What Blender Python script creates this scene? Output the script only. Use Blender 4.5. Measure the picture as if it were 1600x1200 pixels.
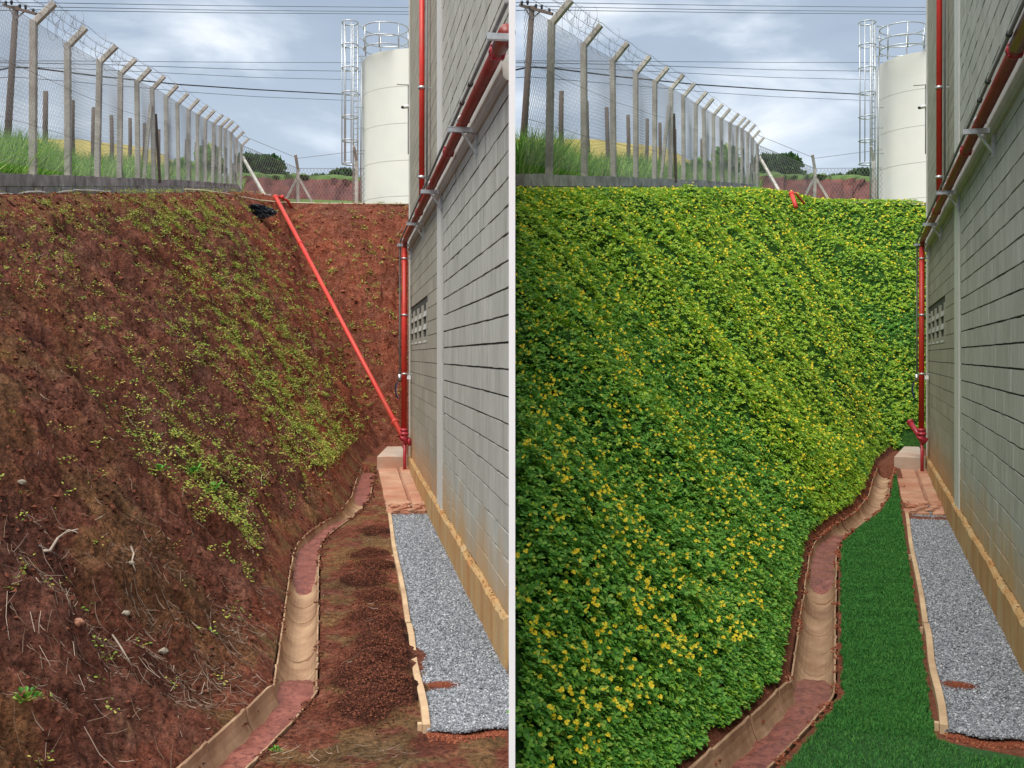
import bpy, math
import numpy as np
R = math.radians
sc = bpy.context.scene
COL = sc.collection
for o in list(bpy.data.objects): bpy.data.objects.remove(o)

# ------------------------------------------------------------------ camera
F = 1650.0            # focal length in photo pixels (photo 1600 wide)
HY = 556.0            # row of the horizon
cam = bpy.data.cameras.new('camera'); camo = bpy.data.objects.new('camera', cam); COL.objects.link(camo)
camo.location = (0, 0, 0); camo.rotation_euler = (R(90), 0, 0)
cam.sensor_width = 36.0; cam.lens = 36.0*F/1600.0
cam.shift_y = -(600.0-HY)/1600.0
cam.clip_start = 0.05; cam.clip_end = 5000
sc.camera = camo
sc.view_settings.view_transform = 'Standard'; sc.view_settings.look = 'None'
sc.view_settings.exposure = 0.82; sc.view_settings.gamma = 1.0

# ------------------------------------------------------------------ sky and sun (overcast, soft)
SUN_EL, SUN_AZ = 61.0, 214.0          # azimuth clockwise from +Y
w = bpy.data.worlds.new("World"); sc.world = w; w.use_nodes = True
nt = w.node_tree; nt.nodes.clear()
def WN(t): return nt.nodes.new(t)
out = WN('ShaderNodeOutputWorld'); bg = WN('ShaderNodeBackground'); bg.inputs[1].default_value = .76
sky = WN('ShaderNodeTexSky'); sky.sky_type = 'NISHITA'; sky.sun_disc = False
sky.sun_elevation = R(SUN_EL); sky.sun_rotation = R(SUN_AZ); sky.altitude = 600; sky.dust_density = 2.0
skm = WN('ShaderNodeVectorMath'); skm.operation = 'SCALE'; skm.inputs['Scale'].default_value = 0.10
nt.links.new(sky.outputs[0], skm.inputs[0])
tc = WN('ShaderNodeTexCoord'); mp = WN('ShaderNodeMapping'); mp.inputs['Scale'].default_value = (1.9, 1.9, 5.2)
mp.inputs['Location'].default_value = (2.3, 0.4, 0.75)
nt.links.new(tc.outputs['Generated'], mp.inputs[0])
n1 = WN('ShaderNodeTexNoise'); n1.inputs['Scale'].default_value = 2.7; n1.inputs['Detail'].default_value = 7; n1.inputs['Roughness'].default_value = .52
n1.inputs['Distortion'].default_value = .35
nt.links.new(mp.outputs[0], n1.inputs['Vector'])
cr = WN('ShaderNodeValToRGB'); e = cr.color_ramp.elements
e[0].position = .33; e[0].color = (.29, .36, .46, 1); e[1].position = .68; e[1].color = (.86, .89, .93, 1)
x_ = e.new(.47); x_.color = (.33, .40, .50, 1)
x_ = e.new(.56); x_.color = (.50, .57, .66, 1)
nt.links.new(n1.outputs[0], cr.inputs[0])
# brighter towards the horizon
sep = WN('ShaderNodeSeparateXYZ'); nt.links.new(tc.outputs['Generated'], sep.inputs[0])
mr = WN('ShaderNodeMapRange'); mr.inputs[1].default_value = .13; mr.inputs[2].default_value = .36; mr.inputs[3].default_value = 1.0; mr.inputs[4].default_value = 0.0
nt.links.new(sep.outputs[2], mr.inputs[0])
mxh = WN('ShaderNodeMix'); mxh.data_type = 'RGBA'; mxh.inputs[7].default_value = (.64, .72, .80, 1)
mh = WN('ShaderNodeMath'); mh.operation = 'MULTIPLY'; mh.inputs[1].default_value = .42
nt.links.new(mr.outputs[0], mh.inputs[0]); nt.links.new(mh.outputs[0], mxh.inputs[0]); nt.links.new(cr.outputs[0], mxh.inputs[6])
mx = WN('ShaderNodeMix'); mx.data_type = 'RGBA'; mx.inputs[0].default_value = .86
nt.links.new(skm.outputs[0], mx.inputs[6]); nt.links.new(mxh.outputs[2], mx.inputs[7])
nt.links.new(mx.outputs[2], bg.inputs[0]); nt.links.new(bg.outputs[0], out.inputs[0])
sd = bpy.data.lights.new('sun', 'SUN'); sd.energy = 2.4; sd.angle = R(48); sd.color = (1, .95, .87)
so = bpy.data.objects.new('sun', sd); COL.objects.link(so)
so.rotation_euler = (R(90-SUN_EL), 0, R(180-SUN_AZ))

# ------------------------------------------------------------------ two plots, each seen down its own passage
class Site: pass
def make_site(name, off, k):
    S = Site(); S.name = name; S.off = off; S.k = k
    S.th = math.atan((off+k*545-800)/F); S.c = math.cos(S.th); S.s = math.sin(S.th)
    return S
BARE = make_site('bare', 0.0, 1.0); PLANT = make_site('plant', 806.3, 1.0033)
BARE.sign = -1; PLANT.sign = 1
def ray(S, x, y):
    X = S.off+S.k*x; a = math.atan((X-800)/F); return a, a-S.th, (HY-y)/F
def hz(S, x, y, z):
    a, p, k = ray(S, x, y); Y = z/k; r = Y/math.cos(a); return np.array([r*math.sin(p), r*math.cos(p), z])
def hu(S, x, y, u):
    a, p, k = ray(S, x, y); v = u/math.tan(p); r = v/math.cos(p); return np.array([u, v, k*r*math.cos(a)])
def hY(S, x, y, Y):
    a, p, k = ray(S, x, y); r = Y/math.cos(a); return np.array([r*math.sin(p), r*math.cos(p), k*Y])
def hv(S, x, y, v):
    a, p, k = ray(S, x, y); r = v/math.cos(p); return np.array([v*math.tan(p), v, k*r*math.cos(a)])
def W(S, P):
    P = np.asarray(P, float).reshape(-1, 3)
    return np.stack([P[:, 0]*S.c+P[:, 1]*S.s, -P[:, 0]*S.s+P[:, 1]*S.c, P[:, 2]], 1)
def L(S, P):
    P = np.asarray(P, float).reshape(-1, 3)
    return np.stack([P[:, 0]*S.c-P[:, 1]*S.s, P[:, 0]*S.s+P[:, 1]*S.c, P[:, 2]], 1)
def pxx(S, u, v):
    X = u*S.c+v*S.s; Y = np.maximum(-u*S.s+v*S.c, .3)
    return (800+F*X/Y-S.off)/S.k, Y
rng = np.random.default_rng(7)

# ------------------------------------------------------------------ noise
def hash2(i, j, seed):
    h = (i.astype(np.int64)*374761393+j.astype(np.int64)*668265263+seed*1274126177) & 0xffffffff
    h = ((h ^ (h >> 13))*1274126177) & 0xffffffff
    return ((h ^ (h >> 16)) & 0xffff)/65535.0
def vnoise(x, y, seed=0):
    i = np.floor(x); j = np.floor(y); fx = x-i; fy = y-j
    fx = fx*fx*(3-2*fx); fy = fy*fy*(3-2*fy)
    a = hash2(i, j, seed); b = hash2(i+1, j, seed); c = hash2(i, j+1, seed); d = hash2(i+1, j+1, seed)
    return (a*(1-fx)+b*fx)*(1-fy)+(c*(1-fx)+d*fx)*fy
def fbm(x, y, seed=0, o=4, g=.5):
    t = 0; a = 1; n = 0
    for k in range(o):
        t = t+a*vnoise(x*2**k+17*k, y*2**k+31*k, seed+k); n += a; a *= g
    return t/n
def sstep(x, a, b):
    t = np.clip((x-a)/(b-a), 0, 1); return t*t*(3-2*t)

# ------------------------------------------------------------------ materials
MATS = {}
def newmat(name, rough=.8, spec=.3):
    m = bpy.data.materials.new(name); m.use_nodes = True
    b = m.node_tree.nodes['Principled BSDF']; b.inputs['Roughness'].default_value = rough
    b.inputs['Specular IOR Level'].default_value = spec
    MATS[name] = m; return m, m.node_tree, b
def nn(t, ty, **kw):
    n = t.nodes.new(ty)
    for k, v in kw.items(): n.inputs[k].default_value = v
    return n
def ramp(t, src, stops):
    r = t.nodes.new('ShaderNodeValToRGB'); e = r.color_ramp.elements
    e[0].position = stops[0][0]; e[0].color = (*stops[0][1], 1); e[1].position = stops[-1][0]; e[1].color = (*stops[-1][1], 1)
    for p, c in stops[1:-1]:
        q = e.new(p); q.color = (*c, 1)
    t.links.new(src, r.inputs[0]); return r.outputs[0]
def mixc(t, fac, a, b, mode='MIX'):
    m = t.nodes.new('ShaderNodeMix'); m.data_type = 'RGBA'; m.blend_type = mode
    for i, s in ((0, fac), (6, a), (7, b)):
        if hasattr(s, 'links'): t.links.new(s, m.inputs[i])
        elif i == 0: m.inputs[0].default_value = s
        else: m.inputs[i].default_value = (*s, 1)
    return m.outputs[2]
def bump(t, b, src, strength, dist):
    n = t.nodes.new('ShaderNodeBump'); n.inputs['Strength'].default_value = strength; n.inputs['Distance'].default_value = dist
    t.links.new(src, n.inputs['Height']); t.links.new(n.outputs[0], b.inputs['Normal'])
def objco(t, scale=(1, 1, 1)):
    c = t.nodes.new('ShaderNodeNewGeometry'); m = t.nodes.new('ShaderNodeMapping'); m.inputs['Scale'].default_value = scale
    t.links.new(c.outputs['Position'], m.inputs[0]); return m.outputs[0]
def noise(t, co, scale, detail=5, rough=.6):
    n = nn(t, 'ShaderNodeTexNoise', Scale=scale, Detail=detail, Roughness=rough); t.links.new(co, n.inputs['Vector']); return n.outputs[0]
def simple(name, col, rough=.6, var=.12, scale=8, bmp=.15, metal=0, spec=.3, bd=.01, dirt=None, dirtamt=.4):
    m, t, b = newmat(name, rough, spec); b.inputs['Metallic'].default_value = metal
    co = objco(t); n = noise(t, co, scale)
    c = np.array(col)
    o = ramp(t, n, [(.25, tuple(c*(1-var))), (.75, tuple(np.minimum(c*(1+var), 1)))])
    if dirt is not None:
        n2 = noise(t, co, scale*.35, 6, .65)
        f = ramp(t, n2, [(.5-.12, (0, 0, 0)), (.72, (dirtamt,)*3)])
        o = mixc(t, f, o, dirt)
    t.links.new(o, b.inputs['Base Color'])
    if bmp: bump(t, b, noise(t, co, scale*6), bmp, bd)
    return m
def island(name, stops, rough=.6, spec=.25, trans=0, tint=None):
    m, t, b = newmat(name, rough, spec)
    g = t.nodes.new('ShaderNodeNewGeometry')
    o = ramp(t, g.outputs['Random Per Island'], stops)
    if tint:
        n = noise(t, objco(t), tint[0], 3); f = ramp(t, n, [(.4, (0, 0, 0)), (.62, (tint[2],)*3)])
        o = mixc(t, f, o, tint[1])
    t.links.new(o, b.inputs['Base Color'])
    if trans:
        tr = t.nodes.new('ShaderNodeBsdfTranslucent'); t.links.new(o, tr.inputs[0])
        ms = t.nodes.new('ShaderNodeMixShader'); ms.inputs[0].default_value = trans
        t.links.new(b.outputs[0], ms.inputs[1]); t.links.new(tr.outputs[0], ms.inputs[2])
        t.links.new(ms.outputs[0], t.nodes['Material Output'].inputs[0])
    return m

# soil: vertex colour masks  R = bright red, G = moss, B = dark loose crumbs of the heaps, darker rill hollows and patches
def soil_mat(name):
    m, t, b = newmat(name, .95, .12)
    at = t.nodes.new('ShaderNodeVertexColor'); at.layer_name = 'kind'
    sp = t.nodes.new('ShaderNodeSeparateColor'); t.links.new(at.outputs[0], sp.inputs[0])
    co = objco(t)
    n_f = noise(t, co, 26, 8, .78); n_m = noise(t, co, 5.5, 8, .72); n_l = noise(t, co, 1.1, 4, .6)
    base = ramp(t, n_m, [(.3, (.115, .046, .031)), (.5, (.255, .100, .064)), (.7, (.43, .205, .14))])
    red = ramp(t, n_m, [(.3, (.18, .046, .025)), (.5, (.36, .115, .065)), (.7, (.50, .21, .13))])
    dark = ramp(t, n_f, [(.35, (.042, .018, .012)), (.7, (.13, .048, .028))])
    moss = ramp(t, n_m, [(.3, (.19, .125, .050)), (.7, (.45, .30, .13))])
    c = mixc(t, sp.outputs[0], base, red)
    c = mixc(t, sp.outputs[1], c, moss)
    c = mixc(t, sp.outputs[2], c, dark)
    sp2 = ramp(t, n_f, [(.36, (.30, .28, .28)), (.5, (.95, .95, .95)), (.64, (1.75, 1.65, 1.6))])
    c = mixc(t, 1.0, c, sp2, 'MULTIPLY')
    pr = ramp(t, n_l, [(.35, (.80, .84, .92)), (.65, (1.12, 1.0, .95))])
    c = mixc(t, 1.0, c, pr, 'MULTIPLY')
    t.links.new(c, b.inputs['Base Color'])
    ad = t.nodes.new('ShaderNodeMath'); ad.operation = 'ADD'; t.links.new(noise(t, co, 11, 9, .78), ad.inputs[0]); t.links.new(noise(t, co, 55, 5, .75), ad.inputs[1])
    bump(t, b, ad.outputs[0], 1.0, .07)
    return m
M_soil = soil_mat('red_soil')
def veg_mat():
    m, t, b = newmat('under_foliage', .9, .1)
    co = objco(t); n = noise(t, co, 18, 6, .7)
    at = t.nodes.new('ShaderNodeVertexColor'); at.layer_name = 'kind'
    sp = t.nodes.new('ShaderNodeSeparateColor'); t.links.new(at.outputs[0], sp.inputs[0])
    g = ramp(t, n, [(.35, (.014, .045, .010)), (.65, (.045, .12, .018))])
    s = ramp(t, n, [(.3, (.10, .035, .02)), (.7, (.24, .09, .055))])
    c = mixc(t, sp.outputs[1], s, g); t.links.new(c, b.inputs['Base Color']); bump(t, b, n, .8, .03); return m
M_veg = veg_mat()
M_grass_under = simple('turf_base', (.028, .09, .022), .95, .35, 30, .6)
M_concrete_post = simple('concrete_post', (.55, .52, .46), .9, .16, 6, .35, dirt=(.17, .14, .11), dirtamt=.75)
M_block_wall = simple('weathered_block', (.46, .44, .41), .9, .3, 4, .5, dirt=(.08, .07, .06), dirtamt=.8)
M_tank = simple('tank_paint', (.47, .48, .43), .45, .035, 1.2, .03, dirt=(.55, .53, .45), dirtamt=.35)
M_galv = simple('galvanised_steel', (.56, .59, .60), .35, .12, 25, .05, metal=.6)
M_white = simple('white_paint', (.90, .90, .90), .6, .015, 3, .02)
M_pvc = simple('white_strip', (.62, .62, .58), .6, .06, 6, .05)
M_red = simple('red_pipe_paint', (.62, .030, .020), .42, .16, 5, .06, spec=.4, dirt=(.36, .06, .035), dirtamt=.6)
M_redd = simple('dark_red_pipe_paint', (.27, .036, .030), .38, .2, 5, .05, spec=.5, dirt=(.24, .10, .08), dirtamt=.7)
M_coral = simple('coral_pipe_paint', (.70, .055, .042), .5, .12, 4, .06, spec=.35, dirt=(.50, .12, .07), dirtamt=.6)
M_fit = simple('crimson_fitting', (.40, .03, .05), .4, .15, 12, .1, spec=.5)
M_black = simple('black_plastic', (.022, .027, .036), .35, .3, 8, .1, spec=.5)
M_blue = simple('blue_cable', (.03, .07, .22), .45, .15, 8, .05)
M_wood_dark = simple('old_timber', (.14, .11, .09), .9, .3, 10, .4)
M_wire = simple('wire_steel', (.22, .22, .22), .7, .1, 10, 0)
M_cable = simple('power_cable', (.035, .035, .04), .6, .1, 10, 0)
M_board = simple('timber_board', (.60, .43, .26), .75, .14, 6, .25, dirt=(.25, .10, .06), dirtamt=.55)
M_pad = simple('pad_concrete', (.50, .42, .34), .9, .18, 4, .3, dirt=(.50, .20, .10), dirtamt=.8)
M_slab = simple('muddy_slab', (.50, .30, .20), .92, .25, 3.5, .5, dirt=(.36, .12, .065), dirtamt=.95)
M_drain = simple('drain_concrete', (.47, .31, .19), .8, .22, 5, .3, dirt=(.20, .10, .055), dirtamt=.95)
M_hose = simple('pale_hose', (.60, .50, .33), .6, .15, 6, .05)
M_cord = simple('white_cord', (.68, .64, .58), .6, .1, 6, .05)
M_twig = island('dry_twigs', [(0, (.14, .085, .055)), (.6, (.30, .21, .15)), (1, (.52, .42, .33))], .9)
M_rock = simple('field_stone', (.34, .30, .23), .9, .3, 14, .6)
M_clod = island('soil_clods', [(0, (.05, .02, .013)), (.6, (.12, .042, .026)), (1, (.24, .085, .05))], .95, .1)
M_bright = island('red_clods', [(0, (.16, .045, .024)), (.7, (.27, .082, .045)), (1, (.40, .16, .09))], .95, .1)
M_gravel = island('crushed_stone', [(0, (.09, .095, .10)), (.3, (.18, .19, .21)), (.6, (.26, .28, .31)), (.9, (.38, .40, .43)), (1, (.62, .62, .64))], .8, .3)
M_gbase = simple('gravel_bed_base', (.10, .09, .09), .95, .3, 60, .8)
M_leafL = island('seedling_leaves', [(0, (.14, .30, .04)), (.4, (.34, .48, .07)), (.8, (.58, .60, .12)), (1, (.62, .46, .13))], .6, .3, .3)
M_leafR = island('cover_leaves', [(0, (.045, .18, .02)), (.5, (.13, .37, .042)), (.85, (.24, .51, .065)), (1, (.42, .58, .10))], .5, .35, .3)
M_leafY = island('cover_leaves_yellow', [(0, (.14, .32, .02)), (.5, (.32, .55, .035)), (.85, (.50, .68, .06)), (1, (.68, .70, .09))], .5, .35, .3)  # yellower green leaves, commoner farther off and on the higher swells
M_flower = island('yellow_petals', [(0, (.90, .62, .02)), (1, (1.0, .86, .08))], .6, .2, .25)
M_turf = island('turf_blades', [(0, (.022, .125, .024)), (.6, (.050, .22, .040)), (1, (.13, .34, .07))], .7, .2, .2)
M_tall = island('tall_grass_blades', [(0, (.09, .24, .03)), (.5, (.22, .46, .07)), (.9, (.38, .60, .13)), (1, (.60, .62, .28))], .6, .25, .35)
M_tree = island('tree_leaves', [(0, (.035, .085, .035)), (.6, (.075, .16, .055)), (1, (.14, .24, .09))], .8, .15, .2)
M_bank = simple('far_red_bank', (.20, .070, .055), .95, .35, 1.1, .8, dirt=(.07, .035, .04), dirtamt=.8, bd=.2)
M_field = simple('field_ground', (.44, .36, .10), .95, .2, .35, .2)
M_scrub = simple('scrub_ground', (.10, .17, .035), .95, .35, .8, .3)
M_ground = simple('ground_soil', (.15, .07, .045), .95, .3, .5, .3)
M_dead = simple('dead_wood', (.42, .34, .27), .9, .2, 12, .3)

def mud_mat():
    m, t, b = newmat('wet_mud', .42, .4)
    co = objco(t); n = noise(t, co, 9, 8, .75); n2 = noise(t, co, 24, 6, .75)
    c = ramp(t, n, [(.3, (.12, .040, .028)), (.5, (.27, .088, .062)), (.7, (.38, .14, .10))])
    c = mixc(t, ramp(t, n2, [(.42, (.95,)*3), (.48, (0,)*3)]), c, (.14, .045, .035))
    t.links.new(c, b.inputs['Base Color']); bump(t, b, n, .5, .02); return m
M_mud = mud_mat()

def block_mat(name, stops, tint):
    m, t, b = newmat(name, .9, .2)
    g = t.nodes.new('ShaderNodeNewGeometry')
    c = ramp(t, g.outputs['Random Per Island'], stops)
    co = objco(t); n = noise(t, objco(t, (1, 1, .25)), 7, 6, .7)
    c = mixc(t, 1, c, ramp(t, n, [(.3, (.80, .80, .79)), (.7, (1.10, 1.10, 1.10))]), 'MULTIPLY')
    # soil splash stain low on the wall
    sp = t.nodes.new('ShaderNodeSeparateXYZ'); t.links.new(g.outputs['Position'], sp.inputs[0])
    n3 = noise(t, objco(t, (1, 1, .35)), 1.6, 6, .65)
    ma = t.nodes.new('ShaderNodeMath'); ma.operation = 'MULTIPLY_ADD'; ma.inputs[1].default_value = 1.5; t.links.new(n3, ma.inputs[0])
    t.links.new(sp.outputs[2], ma.inputs[2])       # z + 1.5 n
    mr = nn(t, 'ShaderNodeMapRange'); mr.inputs[1].default_value = -1.25; mr.inputs[2].default_value = -.55; mr.inputs[3].default_value = .85; mr.inputs[4].default_value = 0
    t.links.new(ma.outputs[0], mr.inputs[0])
    c = mixc(t, mr.outputs[0], c, tint)
    t.links.new(c, b.inputs['Base Color'])
    bump(t, b, noise(t, co, 70, 4, .7), .35, .004); return m
M_blockA = block_mat('grey_block', [(0, (.41, .415, .365)), (.5, (.45, .455, .405)), (1, (.48, .485, .435))], (.50, .30, .11))
M_blockB = block_mat('tan_block', [(0, (.335, .315, .255)), (1, (.40, .38, .31))], (.52, .25, .09))
M_mortar = simple('dark_joint', (.07, .07, .062), .95, .2, 10, .2)
M_mortarB = simple('light_joint', (.17, .155, .12), .95, .2, 10, .2)
M_beam = simple('beam_concrete', (.47, .47, .43), .85, .12, 2.5, .25, dirt=(.33, .33, .31), dirtamt=.6)
M_plinth = None
M_wallskin = simple('plain_block_wall', (.42, .42, .38), .9, .12, 3, .3, dirt=(.34, .30, .24), dirtamt=.5)
def plinth_mat():
    m, t, b = newmat('stained_plinth', .9, .2)
    co = objco(t, (1, 1, .3)); n = noise(t, co, 3.0, 7, .68)
    c = ramp(t, n, [(.3, (.40, .17, .06)), (.5, (.46, .29, .13)), (.75, (.50, .40, .24))])
    t.links.new(c, b.inputs['Base Color']); bump(t, b, noise(t, objco(t), 30, 5), .3, .01); return m
M_plinth = plinth_mat()

# ------------------------------------------------------------------ mesh helpers
def tag(o, label=None, cat=None, group=None, kind=None):
    if label: o['label'] = label
    if cat: o['category'] = cat
    if group: o['group'] = group
    if kind: o['kind'] = kind
    return o
def big_mesh(name, V, Fa, mat, smooth=False, matidx=None, mats=None):
    me = bpy.data.meshes.new(name); V = np.ascontiguousarray(V, np.float32); Fa = np.ascontiguousarray(Fa, np.int32)
    n, k = Fa.shape
    me.vertices.add(len(V)); me.vertices.foreach_set('co', V.ravel())
    me.loops.add(n*k); me.loops.foreach_set('vertex_index', Fa.ravel())
    me.polygons.add(n); me.polygons.foreach_set('loop_start', np.arange(0, n*k, k, dtype=np.int32))
    me.polygons.foreach_set('loop_total', np.full(n, k, np.int32))
    me.polygons.foreach_set('use_smooth', np.full(n, smooth, bool))
    for m_ in (mats or [mat]): me.materials.append(m_)
    if matidx is not None: me.polygons.foreach_set('material_index', np.ascontiguousarray(matidx, np.int32))
    me.update(calc_edges=True)
    return me
def link(name, me, parent=None, loc=(0, 0, 0)):
    o = bpy.data.objects.new(name, me); COL.objects.link(o); o.location = loc
    if parent is not None: o.parent = parent
    return o
def set_col(me, C):
    a = me.color_attributes.new('kind', 'FLOAT_COLOR', 'POINT')
    C4 = np.concatenate([C, np.ones((len(C), 1))], 1).astype(np.float32); a.data.foreach_set('color', C4.ravel())
class MB:
    def __init__(s): s.v = []; s.f = []; s.n = 0; s.sm = []
    def add(s, V, Fs, smooth=False):
        V = np.asarray(V, float).reshape(-1, 3); s.v.append(V)
        for f in Fs: s.f.append([i+s.n for i in f]); s.sm.append(smooth)
        s.n += len(V); return s
    def box(s, a, b):
        x0, y0, z0 = np.minimum(a, b); x1, y1, z1 = np.maximum(a, b)
        return s.add([(x0,y0,z0),(x1,y0,z0),(x1,y1,z0),(x0,y1,z0),(x0,y0,z1),(x1,y0,z1),(x1,y1,z1),(x0,y1,z1)],
              [(0,3,2,1),(4,5,6,7),(0,1,5,4),(1,2,6,5),(2,3,7,6),(3,0,4,7)])
    def bar(s, p, q, wx, wy, up=(0, 0, 1), chamfer=.12):
        p = np.array(p, float); q = np.array(q, float); d = q-p; d /= np.linalg.norm(d)
        up = np.array(up, float)
        if abs(d @ up) > .95: up = np.array([0., 1., 0.])
        a = np.cross(d, up); a /= np.linalg.norm(a); b = np.cross(a, d)
        hx, hy = wx/2, wy/2; c = min(hx, hy)*chamfer
        prof = [(-hx+c,-hy),(hx-c,-hy),(hx,-hy+c),(hx,hy-c),(hx-c,hy),(-hx+c,hy),(-hx,hy-c),(-hx,-hy+c)]
        V = [p+a*i+b*j for i, j in prof]+[q+a*i+b*j for i, j in prof]
        return s.add(V, [tuple(range(7, -1, -1)), tuple(range(8, 16))]+[(i, (i+1) % 8, 8+(i+1) % 8, 8+i) for i in range(8)])
    def tube(s, pts, r, n=8, cap=True, closed=False):
        P = np.asarray(pts, float); m = len(P)
        rr = np.full(m, r) if np.isscalar(r) else np.asarray(r, float)
        V = []; last = None
        for i in range(m):
            if closed: d = P[(i+1) % m]-P[i-1]
            else: d = P[min(i+1, m-1)]-P[max(i-1, 0)]
            d = d/(np.linalg.norm(d)+1e-9)
            if last is None:
                ref = np.array([0, 0, 1.]) if abs(d[2]) < .9 else np.array([1., 0, 0])
                a = np.cross(d, ref)
            else: a = last-d*(last @ d)
            a /= np.linalg.norm(a)+1e-9; last = a; b = np.cross(d, a)
            for k in range(n):
                t = 2*math.pi*k/n; V.append(P[i]+rr[i]*(a*math.cos(t)+b*math.sin(t)))
        Fs = []
        for i in range(m if closed else m-1):
            j = (i+1) % m
            for k in range(n): Fs.append((i*n+k, i*n+(k+1) % n, j*n+(k+1) % n, j*n+k))
        if cap and not closed: Fs += [tuple(range(n-1, -1, -1)), tuple((m-1)*n+k for k in range(n))]
        return s.add(V, Fs, True)
    def lathe(s, c, prof, n=32, ang=(0, 2*math.pi)):
        V = []; full = abs(ang[1]-ang[0]-2*math.pi) < 1e-6
        for r, z in prof:
            for k in range(n):
                t = ang[0]+(ang[1]-ang[0])*k/(n if full else n-1); V.append((c[0]+r*math.cos(t), c[1]+r*math.sin(t), c[2]+z))
        Fs = []
        for i in range(len(prof)-1):
            for k in range(n if full else n-1): Fs.append((i*n+k, i*n+(k+1) % n, (i+1)*n+(k+1) % n, (i+1)*n+k))
        return s.add(V, Fs, True)
    def build(s, name, mat, parent=None, S=None, origin=None, flip=False):
        V = np.concatenate(s.v)
        if S is not None: V = W(S, V)
        if parent is not None and origin is None: origin = OR.get(parent.name, np.zeros(3))
        if origin is None:
            origin = np.array([(V[:, 0].min()+V[:, 0].max())/2, (V[:, 1].min()+V[:, 1].max())/2, V[:, 2].min()])
        V = V-np.asarray(origin)
        me = bpy.data.meshes.new(name); me.from_pydata(V.tolist(), [], s.f); me.materials.append(mat)
        me.polygons.foreach_set('use_smooth', s.sm); me.update()
        if parent is None: o = link(name, me, None, origin)
        else: o = link(name, me, parent)
        OR[o.name] = np.asarray(origin)
        return o
OR = {}
def empty(name, origin, label, cat, group=None, rz=0):
    o = bpy.data.objects.new(name, None); COL.objects.link(o); o.location = origin; o.rotation_euler = (0, 0, rz)
    OR[o.name] = np.asarray(origin, float); return tag(o, label, cat, group)
def copy_tree(o, parent=None):
    c = o.copy(); COL.objects.link(c); c.parent = parent
    for ch in list(o.children): copy_tree(ch, c)
    return c
ORD = ['first','second','third','fourth','fifth','sixth','seventh','eighth','ninth','tenth','eleventh','twelfth','thirteenth','fourteenth','fifteenth','sixteenth','seventeenth','eighteenth']

# scatter of small irregular solids (octahedra)
def stones(P, size, flat=.7, seed=1):
    r = np.random.default_rng(seed); n = len(P)
    base = np.array([(1,0,0),(-1,0,0),(0,1,0),(0,-1,0),(0,0,1),(0,0,-1)], float)
    fa = np.array([(0,2,4),(2,1,4),(1,3,4),(3,0,4),(2,0,5),(1,2,5),(3,1,5),(0,3,5)])
    V = base[None]*(r.uniform(.55, 1.15, (n, 6, 1)))+r.normal(0, .16, (n, 6, 3))
    V *= np.array([1, 1, flat])
    a = r.uniform(0, 6.28, n); ca, sa = np.cos(a), np.sin(a); t = r.normal(0, .5, n); ct, st = np.cos(t), np.sin(t)
    x = V[..., 0]*ca[:, None]-V[..., 1]*sa[:, None]; y = V[..., 0]*sa[:, None]+V[..., 1]*ca[:, None]; z = V[..., 2]
    y2 = y*ct[:, None]-z*st[:, None]; z2 = y*st[:, None]+z*ct[:, None]
    V = np.stack([x, y2, z2], -1)*np.asarray(size).reshape(-1, 1, 1)+P[:, None, :]
    Fs = (fa[None]+(np.arange(n)*6)[:, None, None]).reshape(-1, 3)
    return V.reshape(-1, 3), Fs
# leaflets: folded diamonds (4 verts, 2 triangles)
def leaflets(P, D, Nn, ln, wd, fold=.25):
    """P base points, D unit direction, Nn unit normal, length, width"""
    Sd = np.cross(D, Nn); Sd /= np.linalg.norm(Sd, axis=1, keepdims=True)+1e-9
    ln = np.asarray(ln).reshape(-1, 1); wd = np.asarray(wd).reshape(-1, 1)
    a = P; c = P+D*ln; m = P+D*ln*.55
    b = m+Sd*wd*.5+Nn*wd*fold; d = m-Sd*wd*.5+Nn*wd*fold
    # second rib point makes the outline ovate
    e1 = P+D*ln*.82+Sd*wd*.36+Nn*wd*fold*.7; e2 = P+D*ln*.82-Sd*wd*.36+Nn*wd*fold*.7
    n = len(P); V = np.stack([a, b, e1, c, e2, d], 1).reshape(-1, 3)
    i = (np.arange(n)*6)[:, None]
    Fs = np.concatenate([i+np.array([[0, 1, 2, 3]]), i+np.array([[0, 3, 4, 5]])], 0)
    return V, Fs
def blades(P, D, ln, wd, bend=.35, seed=0):
    r = np.random.default_rng(seed); n = len(P)
    ln = np.asarray(ln).reshape(-1, 1); wd = np.asarray(wd).reshape(-1, 1)
    a = r.uniform(0, 6.28, n); Sd = np.stack([np.cos(a), np.sin(a), np.zeros(n)], 1)
    Bd = np.stack([-np.sin(a), np.cos(a), np.zeros(n)], 1)
    m = P+D*ln*.6+Bd*ln*bend*.25; t = P+D*ln*.95+Bd*ln*bend*.9
    V = np.stack([P-Sd*wd*.5, P+Sd*wd*.5, m+Sd*wd*.4, m-Sd*wd*.4, t], 1).reshape(-1, 3)
    i = (np.arange(n)*5)[:, None]
    return V, np.concatenate([i+np.array([[0, 1, 2]]), i+np.array([[0, 2, 3]]), i+np.array([[3, 2, 4]])], 0)

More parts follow.
